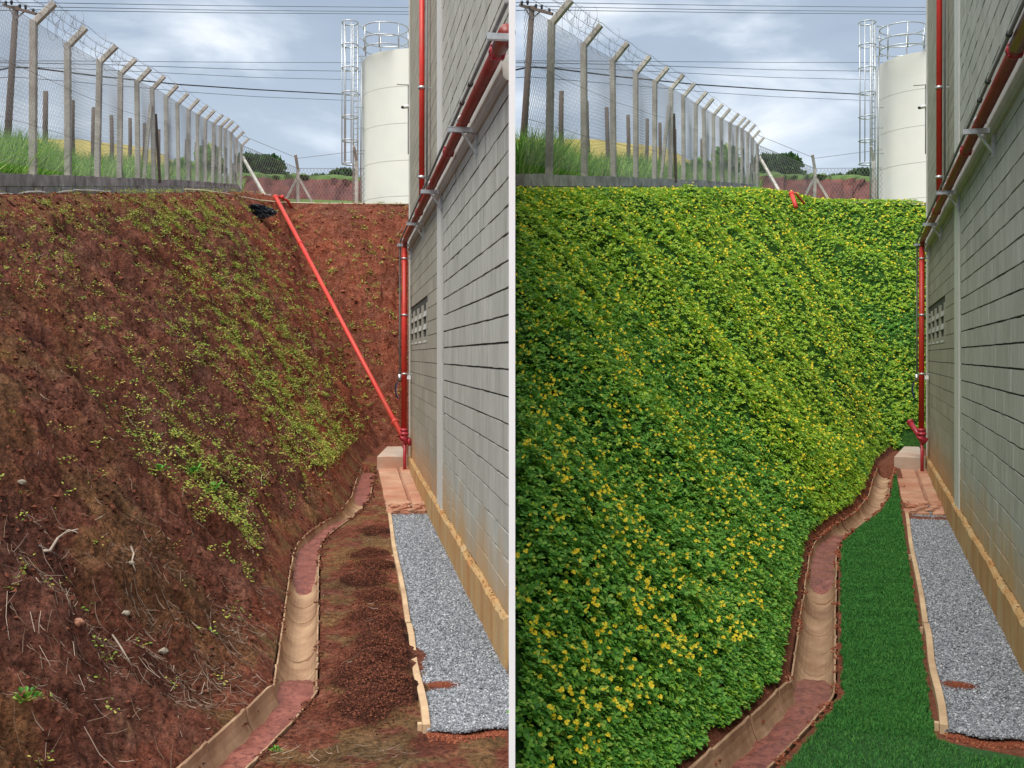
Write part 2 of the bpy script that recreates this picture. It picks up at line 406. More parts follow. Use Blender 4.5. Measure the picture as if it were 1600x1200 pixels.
# ------------------------------------------------------------------ shape of the ground of a plot
DRAIN_PX = [(215, 1340), (290, 1256), (365, 1182), (418, 1130), (460, 1083), (467, 1000), (474, 920), (478, 868), (484, 847), (508, 826), (546, 800), (564, 776), (570, 750), (578, 727)]
def zg(v): return np.interp(v, [0, 14, 20, 24], [-2.30, -2.30, -2.14, -1.98])
def setup(S):
    S.Uw = 1.152 if S is BARE else 1.108
    S.corner = hu(S, 640.5, 600, S.Uw)[1]
    S.uf = -5.38 if S is BARE else -5.17
    pts = []
    for x, y in DRAIN_PX:
        z = -2.3
        for _ in range(6): p = hz(S, x, y, z); z = float(zg(p[1]))
        pts.append(p)
    S.path = np.array(pts)
    S.vx = 1e9
setup(BARE); setup(PLANT)
HALF = .158
def path_dist(S, u, v):
    d = np.full(u.shape, 9.); P = S.path
    for i in range(len(P)-1):
        a = P[i, :2]; b = P[i+1, :2]; ab = b-a
        t = np.clip(((u-a[0])*ab[0]+(v-a[1])*ab[1])/(ab @ ab), 0, 1)
        d = np.minimum(d, np.hypot(u-a[0]-t*ab[0], v-a[1]-t*ab[1]))
    return d
def zplat(S, u, v):
    x, Y = pxx(S, u, v)
    yl = np.interp(x, [-300, 0, 200, 375, 430, 462, 640, 900], [306, 304.5, 302, 300, 307, 317, 320.5, 321])
    return (HY-yl)/F*Y
VB0, VB1 = 23.8, 30.0
def height(S, u, v, detail=True):
    """returns z, t (0 toe .. 1 edge of the side slope), back mask, plateau mask"""
    P = S.path
    ut = np.interp(v, P[:, 1], P[:, 0]-HALF-.02)
    ut = np.where(v > P[-1, 1], P[-1, 0]-.2+(v-P[-1, 1])*.16, ut)
    ut = np.where(v < P[0, 1], P[0, 0]-.2, ut)
    wob = (vnoise(v*.9, v*0+3.3, 11)-.5)*.25*sstep(v, 8, 16)
    ue = np.interp(v, [0, 16, 20, 30, 60], [-5.15, -5.05, -4.5, -2.15, -2.15])+wob*0
    ze = zplat(S, ue, v)
    g = zg(v)
    t = (ut-u)/(ut-ue)
    tc = np.clip(t, 0, 1)
    prof = tc+.30*tc*(1-tc)
    side = g+(ze-g)*prof
    zr = zplat(S, u, np.full_like(v, VB1))
    t2 = (v-VB0-.5*(vnoise(u*1.3, u*0, 5)-.5))/(VB1-VB0); t2c = np.clip(t2, 0, 1)
    back = np.where(t2 > 0, -1.98+(zr+1.98)*(t2c+.18*t2c*(1-t2c)), -50)
    kk = (2.4 if S is PLANT else .8)*sstep(v, VB0, VB0+2.5)+1e-3; dfm = np.maximum(kk-np.abs(side-back), 0); h = np.maximum(side, back)+dfm*dfm/(4*kk)
    pl = zplat(S, u, v)
    lift = np.maximum(t-1, 0)*(ut-ue)
    beyond = np.maximum(np.where(v > VB1, v-VB1, 0), 0)
    behind = np.where((v > VB1), 1., sstep(t, .985, 1.0))
    plz = pl-.012*np.minimum(beyond, 30)-.004*np.minimum(lift, 6)
    h = np.where(v > VB1, np.minimum(plz, np.where(t > 1, plz, plz)), h)
    h = np.minimum(h, plz)
    return h, t, (back > side) & (v <= VB1), behind
def full_height(S, u, v):
    h, t, bk, pl = height(S, u, v)
    d = path_dist(S, u, v)
    inslope = sstep(t, .0, .10)*sstep(t, 1.0, .84); inslope = np.maximum(inslope, np.where(bk, 1., 0)*sstep(v, VB0, VB0+.5)); inslope = inslope*(1-.9*sstep(v, VB1-1.3, VB1-.2))
    if S is BARE:
        rill = fbm(u*.75+v*.15, v*3.4-u*.4, 3, 4, .55)-.5
        rill2 = np.abs(fbm(u*1.5, v*7.5, 9, 3)-.5)
        chunk = fbm(u*2.4, v*2.4, 21, 5, .62)-.5
        ledge = sstep(fbm(u*1.1, v*1.6, 33, 3), .50, .56)-.5
        fine = fbm(u*14, v*14, 41, 3, .6)-.5
        vfine = fbm(u*45, v*45, 43, 2, .6)-.5
        h = h+inslope*(rill*.46+ledge*.16+chunk*.42-rill2*.22+fine*.10+vfine*.035)
        flat = (1-inslope)*sstep(d, HALF, HALF+.12)*(1-pl)
        h = h+flat*((fbm(u*5, v*5, 51, 4)-.5)*.045+fine*.015)
    else:
        big = (fbm(u*.30+v*.1, v*.95+u*.30, 63, 4, .5)-.5)*sstep(t, .0, .3)
        med = fbm(u*2.6, v*2.6, 65, 4, .6)-.5
        h = h+inslope*(big*1.9+med*.34)
        flat = (1-inslope)*sstep(d, HALF, HALF+.12)*(1-pl)
        h = h+flat*((fbm(u*4, v*4, 51, 3)-.5)*.03)
    # soil heaps between drain and board (bare plot)
    if S is BARE:
        for (x, y, r, hh) in HEAPS:
            c = hz(S, x, y, -2.28); q = np.exp(-(((u-c[0])/r)**2+((v-c[1])/(r*1.5))**2))
            h = h+q*hh*(.75+.6*fbm(u*9, v*9, 71, 4, .65))*sstep(d, HALF, HALF+.15)
    h = h-.07*((u > .62) & (v > 15.9) & (v < 22) & (u < 1.2))
    # seat of the drain
    dv = sstep(d, HALF+.012, HALF-.01)
    onp = (v < S.path[-1, 1]+.1)
    h = np.where(onp, h*(1-dv)+np.minimum(h, zg(v)-.30)*dv, h)
    return h, t, bk, pl, d, inslope
HEAPS = [(578, 868, .22, .09), (570, 905, .24, .06), (604, 985, .2, .10), (600, 1040, .26, .13), (612, 1085, .22, .10), (560, 1060, .2, .05), (572, 1105, .2, .05), (585, 965, .22, .08), (590, 830, .22, .06), (592, 935, .2, .09), (600, 1010, .22, .09), (588, 886, .2, .08)]

def terrain(S):
    if S.sign < 0:
        ix = np.concatenate([np.linspace(-900, -40, 120), np.linspace(-36, 799.6, 560)])
    else:
        ix = np.concatenate([np.linspace(800.4, 1625, 560), np.linspace(1630, 2500, 110)])
    Yn = 1.6; Ys = [Yn]
    while Ys[-1] < 75: Ys.append(Ys[-1]*(1.0032 if 4 < Ys[-1] < 31 else 1.02))
    Ys = np.array(Ys); X, Y = np.meshgrid((ix-800)/F, Ys)
    Xw = X*Y; u = Xw*S.c-Y*S.s; v = Xw*S.s+Y*S.c
    h, t, bk, pl, d, ins = full_height(S, u, v)
    n, m = X.shape
    V = np.stack([Xw, Y, h], -1).reshape(-1, 3)
    i = np.arange(n*m).reshape(n, m)
    Fa = np.stack([i[:-1, :-1], i[:-1, 1:], i[1:, 1:], i[1:, :-1]], -1).reshape(-1, 4)
    me = big_mesh('ground', V, Fa, M_soil if S is BARE else M_veg, True)
    x, _ = pxx(S, u, v); yy = HY-F*h/Y
    nz = fbm(u*1.2, v*1.2, 81, 4); nz2 = fbm(u*4, v*4, 83, 4)
    if S is BARE:
        ang = sstep(x+(yy-500)*-.30+(nz-.5)*260, 330, 470)          # the newer, redder cut to the right
        red = np.clip(ang*.95+sstep(nz, .56, .72)*.45, 0, 1)
        red = np.where(bk, np.maximum(red, .85), red)
        red = np.where(ins < .5, .6*nz2+.35, red)
        moss = (1-ins)*sstep(nz2, .47, .6)*.75*sstep(v, 24, 20)+ins*sstep(nz, .60, .70)*.55*sstep(yy, 560, 760)*sstep(x, 520, 300)
        moss += sstep(np.abs(yy-600), 220, 40)*sstep(x, 190, 60)*.45*sstep(nz2, .4, .6)
        dark = np.zeros_like(h)
        for (hx, hy, r, hh) in HEAPS:
            c = hz(S, hx, hy, -2.28); q = np.exp(-(((u-c[0])/(r*.95))**2+((v-c[1])/(r*1.5))**2)); dark = np.maximum(dark, sstep(q*(.4+1.1*nz2), .22, .45))
        rl = fbm(u*.75+v*.15, v*3.4-u*.4, 3, 4, .55)-.5; dark = np.maximum(dark, ins*sstep(nz2*.6+nz*.5, .60, .72)*.5*(1-ang)); dark = np.maximum(dark, ins*sstep(-rl, .03, .16)*.5*(1-.6*ang))  # noise patches and rill hollows take the darker tone too
        plm = (ins < .5)*pl
        red = np.where(plm > .5, .8, red); moss = np.where(plm > .5, .1, moss)
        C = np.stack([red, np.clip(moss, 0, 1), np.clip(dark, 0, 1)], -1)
    else:
        cov = np.where((t > .02) | bk | (pl > .5), 1., 0.); C = np.stack([cov*0, cov*sstep(d, HALF+.02+.12*sstep(v, 11, 7), HALF+.16+.2*sstep(v, 11, 7)), cov*0], -1)
    set_col(me, C.reshape(-1, 3))
    o = link('slope' if True else '', me); tag(o, 'bare red cut bank and trench floor' if S is BARE else 'planted bank carrying the flowering ground cover', None, None, 'structure')
    return o
terrain(BARE); terrain(PLANT)

# outermost ground sheet and far land
mb = MB(); mb.box((-2500, -2500, -3.4), (2500, 2500, -3.0)); tag(mb.build('ground', M_ground, origin=(0, 0, 0)), 'flat land under the plots', None, None, 'structure')
def far_land(S):
    xs = np.linspace(-260, 805 if S.sign < 0 else 1100, 150)
    if S.sign > 0: xs = np.linspace(-5, 1100, 150)
    Ys = np.linspace(62, 190, 60)
    X = (S.off+S.k*xs-800)/F; X = np.clip(X, -9, -.0003) if S.sign < 0 else np.clip(X, .0003, 9)
    XX, YY = np.meshgrid(X, Ys); xx = np.broadcast_to(xs, XX.shape)
    top = np.interp(xx, [-260, 60, 150, 240, 290, 340, 700], [214, 216, 220, 233, 262, 283, 290])+(vnoise(xx/40, xx*0, 4)-.5)*3
    near = np.interp(xx, [-260, 240, 340, 700], [285, 285, 315, 326])
    f = sstep(YY, 62, 190)**.6
    z = (HY-(near+(top-near)*f))/F*YY
    V = np.stack([XX*YY, YY, z], -1).reshape(-1, 3); n, m = XX.shape; i = np.arange(n*m).reshape(n, m)
    Fa = np.stack([i[:-1, :-1], i[:-1, 1:], i[1:, 1:], i[1:, :-1]], -1).reshape(-1, 4)
    k = (YY[:-1, :-1] > 95).astype(int).reshape(-1)
    me = big_mesh('field', V, Fa, None, True, k, [M_scrub, M_field])
    tag(link('field', me), 'rising straw yellow field beyond the fence', None, None, 'structure')
    # the red bank standing behind the back fence
    xs = np.linspace(372 if S.sign < 0 else 372, 760, 160); rows = []
    for j, (yy, Yd) in enumerate([(330, 84), (300, 86), (288, 87.2), (279, 88), (275, 88.6), (273, 92)]):
        for q, x in enumerate(xs):
            xg = S.off+S.k*x; X_ = (xg-800)/F*Yd
            if S.sign < 0: X_ = min(X_, -.05)
            dep = Yd+(vnoise(np.array([x/9.]), np.array([j*1.7]), 5)[0]-.5)*1.6
            yv = yy+(vnoise(np.array([x/22.]), np.array([.5]), 8)[0]-.5)*5+np.interp(x, [372, 480, 640], [-4, 1, 4])
            rows.append((X_, dep, (HY-yv)/F*Yd))
    V = np.array(rows); i = np.arange(len(V)).reshape(6, 160)
    Fa = np.stack([i[:-1, :-1], i[:-1, 1:], i[1:, 1:], i[1:, :-1]], -1).reshape(-1, 4)
    idx = np.repeat(np.array([0, 0, 0, 1, 1]), 159)
    me = big_mesh('red_bank', V, Fa, None, False, idx, [M_bank, M_scrub])
    tag(link('terrain', me), 'dark red earth bank with a grassy lip behind the back fence', None, None, 'structure')
far_land(BARE); far_land(PLANT)

WHERE = {BARE: 'the bare slope', PLANT: 'the flowering slope'}
HALFN = {BARE: 'bare soil', PLANT: 'planted'}
# ------------------------------------------------------------------ white divider between the two plots
mb = MB(); 
pr_ = [(4.2, -2.7), (8.1, -2.7), (8.1, 2.45), (6.5, 2.35), (4.2, 1.52)]
mb.add([(-.0128, y, z) for y, z in pr_]+[(.0128, y, z) for y, z in pr_], [(0, 1, 2, 3, 4), (9, 8, 7, 6, 5)]+[(i, 5+i, 5+(i+1) % 5, (i+1) % 5) for i in range(5)])
tag(mb.build('divider_panel', M_white), 'tall thin plain white panel standing between the bare plot and the planted plot', 'panel')

# ------------------------------------------------------------------ block building
def building(S):
    Uw, vc = S.Uw, S.corner
    # near end of the wall
    v0 = (Uw*S.c+.02)/(-S.s) if S.sign < 0 else 3.2
    ZT = 9.0
    ZF = (lambda v: .337*v+.95) if S.sign < 0 else (lambda v: 9.0)
    lab = 'grey concrete block building beside the gravel strip of the %s plot' % HALFN[S]
    o = empty('block_building', W(S, [Uw, v0, -2.4])[0], lab, 'building')
    core = MB()
    if S.sign < 0:
        b_near = L(S, [[-.016, W(S, [Uw+.016, v0, 0])[0][1]+.1, 0]])[0]
        far_u = (-.016-vc*S.s)/S.c
        poly = [(Uw+.016, b_near[1]), (Uw+.016, vc), (far_u, vc), (b_near[0], b_near[1])]
        # far end lies where world X reaches the divider line
        poly[2] = (far_u, vc)
    else: poly = [(Uw+.016, v0), (Uw+.016, vc), (Uw+7, vc), (Uw+7, v0)]
    n = len(poly); V = [(a, b, -2.6) for a, b in poly]+[(a, b, ZF(b)) for a, b in poly]
    core.add(V, [tuple(range(n))[::-1], tuple(range(n, 2*n))]+[(i, (i+1) % n, n+(i+1) % n, n+i) for i in range(n)])
    cw_ = core.build('wall', M_mortar, o, S); cw_.data.materials.append(M_wallskin)
    for i_, p_ in enumerate(cw_.data.polygons): p_.material_index = 0 if i_ == 2 else 1
    vj0 = hu(S, 691.5, 600, Uw)[1]; vj1 = hu(S, 683.5, 600, Uw)[1]
    r = np.random.default_rng(3+S.sign)
    vent = []
    # courses
    A = MB(); B = MB()
    z = -1.9; row = 0
    vv0 = hu(S, 668, 500, Uw)[1]; vv1 = hu(S, 641.5, 500, Uw)[1]
    while z < ZT-.05:
        z1 = z+.2
        if abs(z-2.0) < .01: z = z1; row += 1; continue
        v = v0+(.0 if row % 2 else -.15)
        while v < vj0-.01:
            a = max(v+.0040, v0); b = min(v+.3-.0040, vj0)
            if b-a > .02 and z1 < ZF(a):
                pr = r.normal(0, .0016)
                A.box((Uw+pr, a, z+.008+r.normal(0, .0012)), (Uw+.03, b, z1-.008+r.normal(0, .0012)))
            v += .3
        v = vj1
        skip = (.15 < z < .75)
        while v < vc-.01:
            a = v+.0006; b = min(v+.8-.0006, vc)
            segs = [(a, b)]
            if skip:
                if a < vv1 and b > vv0:
                    segs = []
                    if a < vv0: segs.append((a, vv0))
                    if b > vv1: segs.append((vv1, b))
            for a_, b_ in segs:
                if b_-a_ > .02 and z1 < ZF(a_): B.box((Uw+.002+r.normal(0, .0006), a_, z+.005), (Uw+.03, b_, z1-.005))
            v += .8
        z = z1; row += 1
    A.build('grey_block_face', M_blockA, o, S); B.build('tan_block_face', M_blockB, o, S)
    # ventilation blocks: four columns of slanted hoods in three rows
    vn = empty('x', W(S, [Uw, vv0, 0])[0], None, None); vn.name = 'vent_grille'; vn.parent = o
    vn.location = W(S, [Uw, vv0, 0])[0]-OR[o.name]; OR[vn.name] = W(S, [Uw, vv0, 0])[0]
    cw = (vv1-vv0)/4
    for c in range(4):
        fr = MB(); fr2 = MB()
        for q in range(3):
            a = vv0+c*cw; b = a+cw; z0 = .2+q*.2; z1 = z0+.2
            fr.box((Uw-.002, a+.002, z0+.003), (Uw+.03, a+cw*.22, z1-.003)); fr2.box((Uw-.002, b-cw*.12, z0+.003), (Uw+.03, b-.002, z1-.003))
            a2 = a+cw*.22+.002; b2 = b-cw*.12-.002
            hd = MB(); hd.add([(Uw-.004, a2, z0+.012), (Uw-.004, b2, z0+.012), (Uw+.028, b2, z0+.15), (Uw+.028, a2, z0+.15), (Uw-.004, a2, z0+.002), (Uw-.004, b2, z0+.002), (Uw+.03, b2, z0+.002), (Uw+.03, a2, z0+.002)],
                   [(0, 1, 2, 3), (4, 5, 1, 0), (5, 6, 2, 1), (7, 4, 0, 3), (6, 7, 3, 2)]); hd.build('louvre', M_beam, vn, S)
        fr.build('frame', M_blockB, vn, S); fr2.build('frame', M_blockB, vn, S)
    # beam, plinth, strips
    m = MB(); prof = [(Uw+.02, 2.0), (Uw-.022, 2.006), (Uw-.045, 2.03), (Uw-.052, 2.10), (Uw-.045, 2.165), (Uw-.022, 2.19), (Uw+.02, 2.197)]
    va = v0
    V = [(a, va, b) for a, b in prof]+[(a, vc, b) for a, b in prof]; k = len(prof)
    m.add(V, [(i, i+1, k+i+1, k+i) for i in range(k-1)]+[tuple(range(k)), tuple(range(2*k-1, k-1, -1))], False)
    m.build('ring_beam', M_beam, o, S)
    # plinth with a rough broken top edge
    m = MB(); N = 240; vs = np.linspace(va, vc, N); pr = .045
    tops = -1.915+r.normal(0, .006, N)+.05*(fbm(vs*2.2, vs*0, 2, 4, .65)-.5); ins = Uw-pr+r.normal(0, .003, N)
    V = []
    for a, tt, q in zip(vs, tops, ins): V += [(q, a, -2.7), (q, a, tt-.02), (q+.018, a, tt), (Uw+.02, a, tt+.006)]
    m.add(V, [(4*i+j, 4*i+j+1, 4*i+j+5, 4*i+j+4) for i in range(N-1) for j in range(3)]+[(3, 2, 1, 0), (4*N-4, 4*N-3, 4*N-2, 4*N-1)])
    m.build('plinth', M_plinth, o, S)
    m = MB(); rr = []
    for a in np.linspace(va+.05, vc-.1, 230):
        rr.append((Uw-.035+r.uniform(-.012, .03), a+r.uniform(-.02, .02), -1.905+r.uniform(-.006, .012)))
    Vv, Ff = stones(np.array(rr), r.uniform(.004, .014, len(rr)), .8, 5); m.add(Vv, Ff.tolist()); m.build('mortar_crumbs', M_plinth, o, S)['kind'] = 'stuff'
    m = MB(); m.box((Uw-.014, vj0+.05, -2.3), (Uw+.02, vj1-.08, ZF(vj1)-.1)); m.build('joint_strip', M_pvc, o, S)
    m = MB(); m.box((Uw-.02, vc+.001, -2.2), (Uw+.05, vc+.05, ZF(vc))); m.build('corner_strip', M_pvc, o, S)
    return o
building(BARE); building(PLANT)

# ------------------------------------------------------------------ red hydrant pipes with brackets
def flange(m, c, d, r, n=12, th=.03):
    c = np.array(c, float); d = np.array(d, float); d /= np.linalg.norm(d)
    m.tube([c-d*th, c-d*th*.3, c+d*th*.3, c+d*th], [r*.8, r, r, r*.8], n)
def pipes(S):
    Uw = S.Uw; ub = Uw-.125; zb = 2.125; vt = 19.0/19.0*hu(S, 632.5, 378, Uw-.13)[1]
    vt = min(vt, S.corner-.3); ul = hv(S, 632.3, 400, vt)[0]
    vn = (ub*S.c+.03)/(-S.s) if S.sign < 0 else 3.3
    wh = HALFN[S]
    # main horizontal pipe with the bend at its far end
    o = empty('hydrant_pipe', W(S, [ub, vt, 2.1])[0], 'dark red pipe running along the block wall of the %s plot' % wh, 'pipe')
    m = MB(); m.tube([(ub, vn, zb), (ub, vt-.5, zb), (ub, vt-.12, zb)]+[(ub+(ul-ub)*min(1, q), vt-.12+.12*math.sin(q*math.pi/2), zb-.12+.12*math.cos(q*math.pi/2)) for q in (.33, .66, 1)], .048, 14)
    m.build('pipe_run', M_redd, o, S)
    for x in (777, 701, 655):
        m = MB(); v = hu(S, x, 300, ub)[1]; flange(m, (ub, v, zb), (0, 1, 0), .063)
        for a in range(4): m.tube([(ub+.06*math.cos(a*1.57+.8), v-.035, zb+.06*math.sin(a*1.57+.8)), (ub+.06*math.cos(a*1.57+.8), v+.035, zb+.06*math.sin(a*1.57+.8))], .008, 6)
        m.build('coupling', M_fit, o, S)
    v = hu(S, 781, 300, ub)[1]
    m = MB(); m.tube([(ub, vn+.01, zb), (ub, v, zb)], .057, 14); m.build('sleeve', M_redd, o, S)
    # lower vertical pipe
    zb2 = hv(S, 628, 682, vt)[2]
    o = empty('hydrant_riser', W(S, [ul, vt, zb2])[0], 'bright red vertical pipe going down at the wall corner of the %s plot' % wh, 'pipe')
    m = MB(); m.tube([(ul, vt, zb-.13), (ul-.012, vt, zb2+.1)], .050, 14); m.build('pipe_run', M_red if S is BARE else M_coral if False else M_red, o, S)
    m = MB()
    flange(m, (ul-.012, vt, zb2+.12), (0, 0, 1), .075); flange(m, (ul-.005, vt, zb2+.05), (0, 0, 1), .085)
    m.tube([(ul-.01, vt, zb2+.1), (ul, vt-.0, zb2-.05), (ul+.03, vt, zb2-.12)], .06, 12)
    flange(m, (ul-.02, vt, zb2-.04), (.5, 0, .8), .08)
    m.tube([(ul+.0, vt, zb2-.08), (ul, vt, zg(vt)-.1)], .03, 8)
    m.build('flange_joint', M_fit, o, S)
    for y in (404, 492, 584):
        m = MB(); z = hv(S, 632, y, vt)[2]; m.tube([(ul, vt, z-.015), (ul, vt, z+.015)], .058, 14); m.bar((ul, vt, z), (Uw+.02, vt, z), .02, .02)
        m.build('clamp', M_galv, o, S)
    # upper vertical pipe
    vu = hu(S, 659, 318, ub)[1]
    o = empty('upper_riser', W(S, [ub, vu, 2.1])[0], 'bright red vertical pipe climbing the upper wall of the %s plot' % wh, 'pipe')
    m = MB(); m.tube([(ub, vu, zb), (ub+.004, vu, 5.75 if S.sign < 0 else 8.6)], .040, 14); m.build('pipe_run', M_red, o, S)
    for y in (137, 277):
        m = MB(); z = hv(S, 659, y, vu)[2]; m.tube([(ub, vu, z-.02), (ub, vu, z+.02)], .05, 12); m.bar((ub, vu, z), (Uw+.01, vu, z), .02, .02)
        m.build('clamp', M_galv, o, S)
    m = MB(); m.tube([(ub+.07, vu-.03, 2.2), (ub+.07, vu-.03, 5.7 if S.sign < 0 else 8.6)], .014, 8); m.build('conduit', M_wire, o, S)
    # thin conduit beside the main pipe
    uc = Uw-.205
    o = empty('thin_conduit', W(S, [uc, vt, 2.1])[0], 'thin dark conduit above the red pipe on the %s plot' % wh, 'conduit')
    vn2 = (uc*S.c+.03)/(-S.s) if S.sign < 0 else 3.3
    m = MB(); m.tube([(uc, vn2, 2.14), (uc, vt-.1, 2.14), (uc-.01, vt, 2.08), (uc-.015, vt, 1.0), (uc-.015, vt, zb2+1.0)], .015, 8); m.build('tube', M_wire, o, S)
    for x in (768, 735, 722):
        m = MB(); v = hu(S, x, 100, uc)[1]; m.tube([(uc, v-.03, 2.14), (uc, v+.03, 2.14)], .022, 8)
        m.build('coupler', M_black, o, S)
    # junction fitting with the cable loop at the riser
    zj = hv(S, 625, 590, vt)[2]
    o = empty('junction_box', W(S, [uc, vt, zj])[0], 'grey junction fitting with looped dark cable at the wall corner, %s plot' % wh, 'junction box')
    m = MB(); m.tube([(uc-.02, vt-.01, zj-.05), (uc-.02, vt-.01, zj+.06)], .032, 10); m.tube([(uc-.02, vt-.06, zj), (uc-.02, vt+.06, zj)], .026, 10); m.build('fitting', M_galv, o, S)
    m = MB(); m.bar((Uw-.055, vt, zj-.03), (Uw-.055, vt, zj+.04), .07, .06); m.build('white_cover', M_white, o, S)
    m = MB(); pts = [(uc-.02+(-.08)*math.sin(q), vt-.01, zj-.05-.17*(1-math.cos(q))) for q in np.linspace(0, math.pi*.92, 12)]
    m.tube(pts, .011, 8); m.build('cable_loop', M_black, o, S)
    m = MB(); m.tube([(p[0]+.014, p[1]-.01, p[2]-.004) for p in pts[3:]], .006, 6); m.build('blue_wire', M_blue, o, S)
    # brackets
    proto = None; sn = {0: 'nearest bracket', 1: 'second bracket', 2: 'third bracket', 3: 'fourth bracket', 4: 'farthest bracket at the bend'}
    for i, x in enumerate((None, 746, 691, 662.5, 644)):
        v = vt-.02 if i == 4 else (6.25 if x is None else hu(S, x, 200, Uw)[1])
        if i == 0 and S.sign < 0: v = (( Uw-.27)*S.c+.16)/(-S.s)
        loc = W(S, [Uw, v, 2.07])[0]
        if i == 0 and S.sign < 0:
            # only the arm's outer end reaches this side of the divider panel
            m = MB(); u1 = (-.02-v*S.s)/S.c
            m.bar((Uw-.27, v, 2.06), (u1, v, 2.06), .04, .04, chamfer=.05); b = m.build('pipe_bracket', M_galv, None, S)
            tag(b, 'end of a galvanised bracket arm beside the white panel over the %s plot' % wh, 'bracket', 'pipe brackets on the wall of the %s plot' % wh); continue
        if proto is None:
            proto = empty('pipe_bracket', loc, 'x', 'bracket', None, -S.th); OR[proto.name] = np.zeros(3)
            for nm, seq in (('arm', [((-.27, 0, -.01), (.0, 0, -.01), .041, .012), ((-.27, -.018, -.03), (.0, -.018, -.03), .005, .04), ((-.27, .018, -.03), (.0, .018, -.03), .005, .04)]),
                            ('strut', [((-.15, 0, -.035), (-.012, 0, -.24), .03, .02)]), ('wall_plate', [((-.006, 0, -.27), (-.006, 0, .10), .045, .01)])):
                m = MB()
                for p, q, a, b_ in seq: m.bar(p, q, a, b_, chamfer=.05)
                m.build(nm, M_galv, proto, None, origin=(0, 0, 0))
            m = MB(); m.tube([(-.125+.054*math.cos(a), 0, .055+.054*math.sin(a)) for a in np.linspace(-.3, 3.44, 10)], .007, 6); m.build('pipe_strap', M_galv, proto, None, origin=(0, 0, 0))
            b = proto
        else: b = copy_tree(proto)
        b.location = loc
        tag(b, 'galvanised triangular %s carrying the red pipe on the %s plot' % (sn[i], wh), 'bracket', 'pipe brackets on the wall of the %s plot' % wh)
    # security camera on the corner
    vc = S.corner; zc = hv(S, 636, 166, vc)[2]
    o = empty('security_camera', W(S, [Uw, vc, zc])[0], 'small white bullet security camera high on the corner of the %s plot building' % wh, 'camera')
    m = MB(); c0 = np.array([Uw-.02, vc+.03, zc]); m.tube([c0, c0+(-.08, 0, -.0)], .035, 10); m.tube([c0+(-.06, 0, 0), c0+(-.11, -.01, -.03)], .014, 8); m.build('mount', M_white, o, S)
    m = MB(); m.tube([c0+(-.06, .0, -.01), c0+(-.11, -.06, -.03), c0+(-.125, -.10, -.035)], [.026, .03, .032], 12); m.build('body', M_white, o, S)
    m = MB(); m.tube([c0+(-.125, -.10, -.035), c0+(-.128, -.108, -.036)], .027, 12); m.build('lens', M_black, o, S)
    m = MB(); zz = hv(S, 636, 132, vc)[2]; m.bar((Uw-.25, vc+.03, zz), (Uw, vc+.03, zz), .02, .012); m.tube([(Uw-.03, vc+.06, zz), (Uw-.03, vc+.06, zc-.9)], .010, 6)
    tag(m.build('camera_bracket', M_wire, None, S), 'thin steel arm with cable above the security camera of the %s plot' % wh, 'bracket')
    return vt, ul, zb2
PIPE = {S: pipes(S) for S in (BARE, PLANT)}

# diagonal pipe lying down the bare slope, and what is left of it in the planted plot
def diag():
    S = BARE; vt, ul, zb2 = PIPE[S]
    a = np.array([ul-.02, vt+.02, zb2-.03]); b = hv(S, 431, 308, 29.4)
    o = empty('slope_pipe', W(S, b)[0], 'long straight coral red pipe running diagonally down the bare soil slope', 'pipe')
    m = MB(); m.tube([a, a+(b-a)*.5, b], [.046, .049, .054], 16); m.build('pipe_run', M_coral, o, S)
    d = (b-a)/np.linalg.norm(b-a)
    for f in (.045, .74): m = MB(); flange(m, a+(b-a)*f, d, .078, 14, .03); m.build('coupling', M_coral, o, S)
    m = MB(); flange(m, b, d, .075, 14, .05); m.tube([b, b+d*.08+(0.05, .05, .0), b+(.3, .25, -.05), b+(.42, .5, -.26)], .040, 12); flange(m, b+(.16, .14, .03), (.5, .4, -.1), .06)
    m.build('end_elbow', M_coral, o, S)
    m = MB(); flange(m, a, d, .075, 12, .04); m.tube([a, a+(.05, .0, -.07), a+(.14, 0, -.07)], .06, 12); flange(m, a+(.1, 0, -.07), (1, 0, 0), .08); m.build('lower_elbow', M_fit, o, S)
    S = PLANT; vt, ul, zb2 = PIPE[S]
    b = hv(S, 429, 303, 27.6); a2 = hv(S, 436, 324, 27.2)
    m = MB(); m.tube([a2, b], .055, 14); flange(m, b, b-a2, .075, 14, .05); m.tube([b, b+(.10, .1, .02), b+(.30, .3, -.22)], .032, 10)
    tag(m.build('pipe_stub', M_coral, None, S), 'short orange red pipe end poking from the top of the flowering slope', 'pipe')
    a = np.array([ul-.02, vt+.02, zb2-.03]); m = MB(); q = hv(S, 614, 660, vt+.35); m.tube([a, q], .05, 12); flange(m, q, q-a, .07)
    m.tube([a, a+(.1, 0, -.06)], .06, 12)
    tag(m.build('pipe_stub', M_fit, None, S), 'short slanting red pipe stub at the wall corner foot, planted plot', 'pipe')
diag()

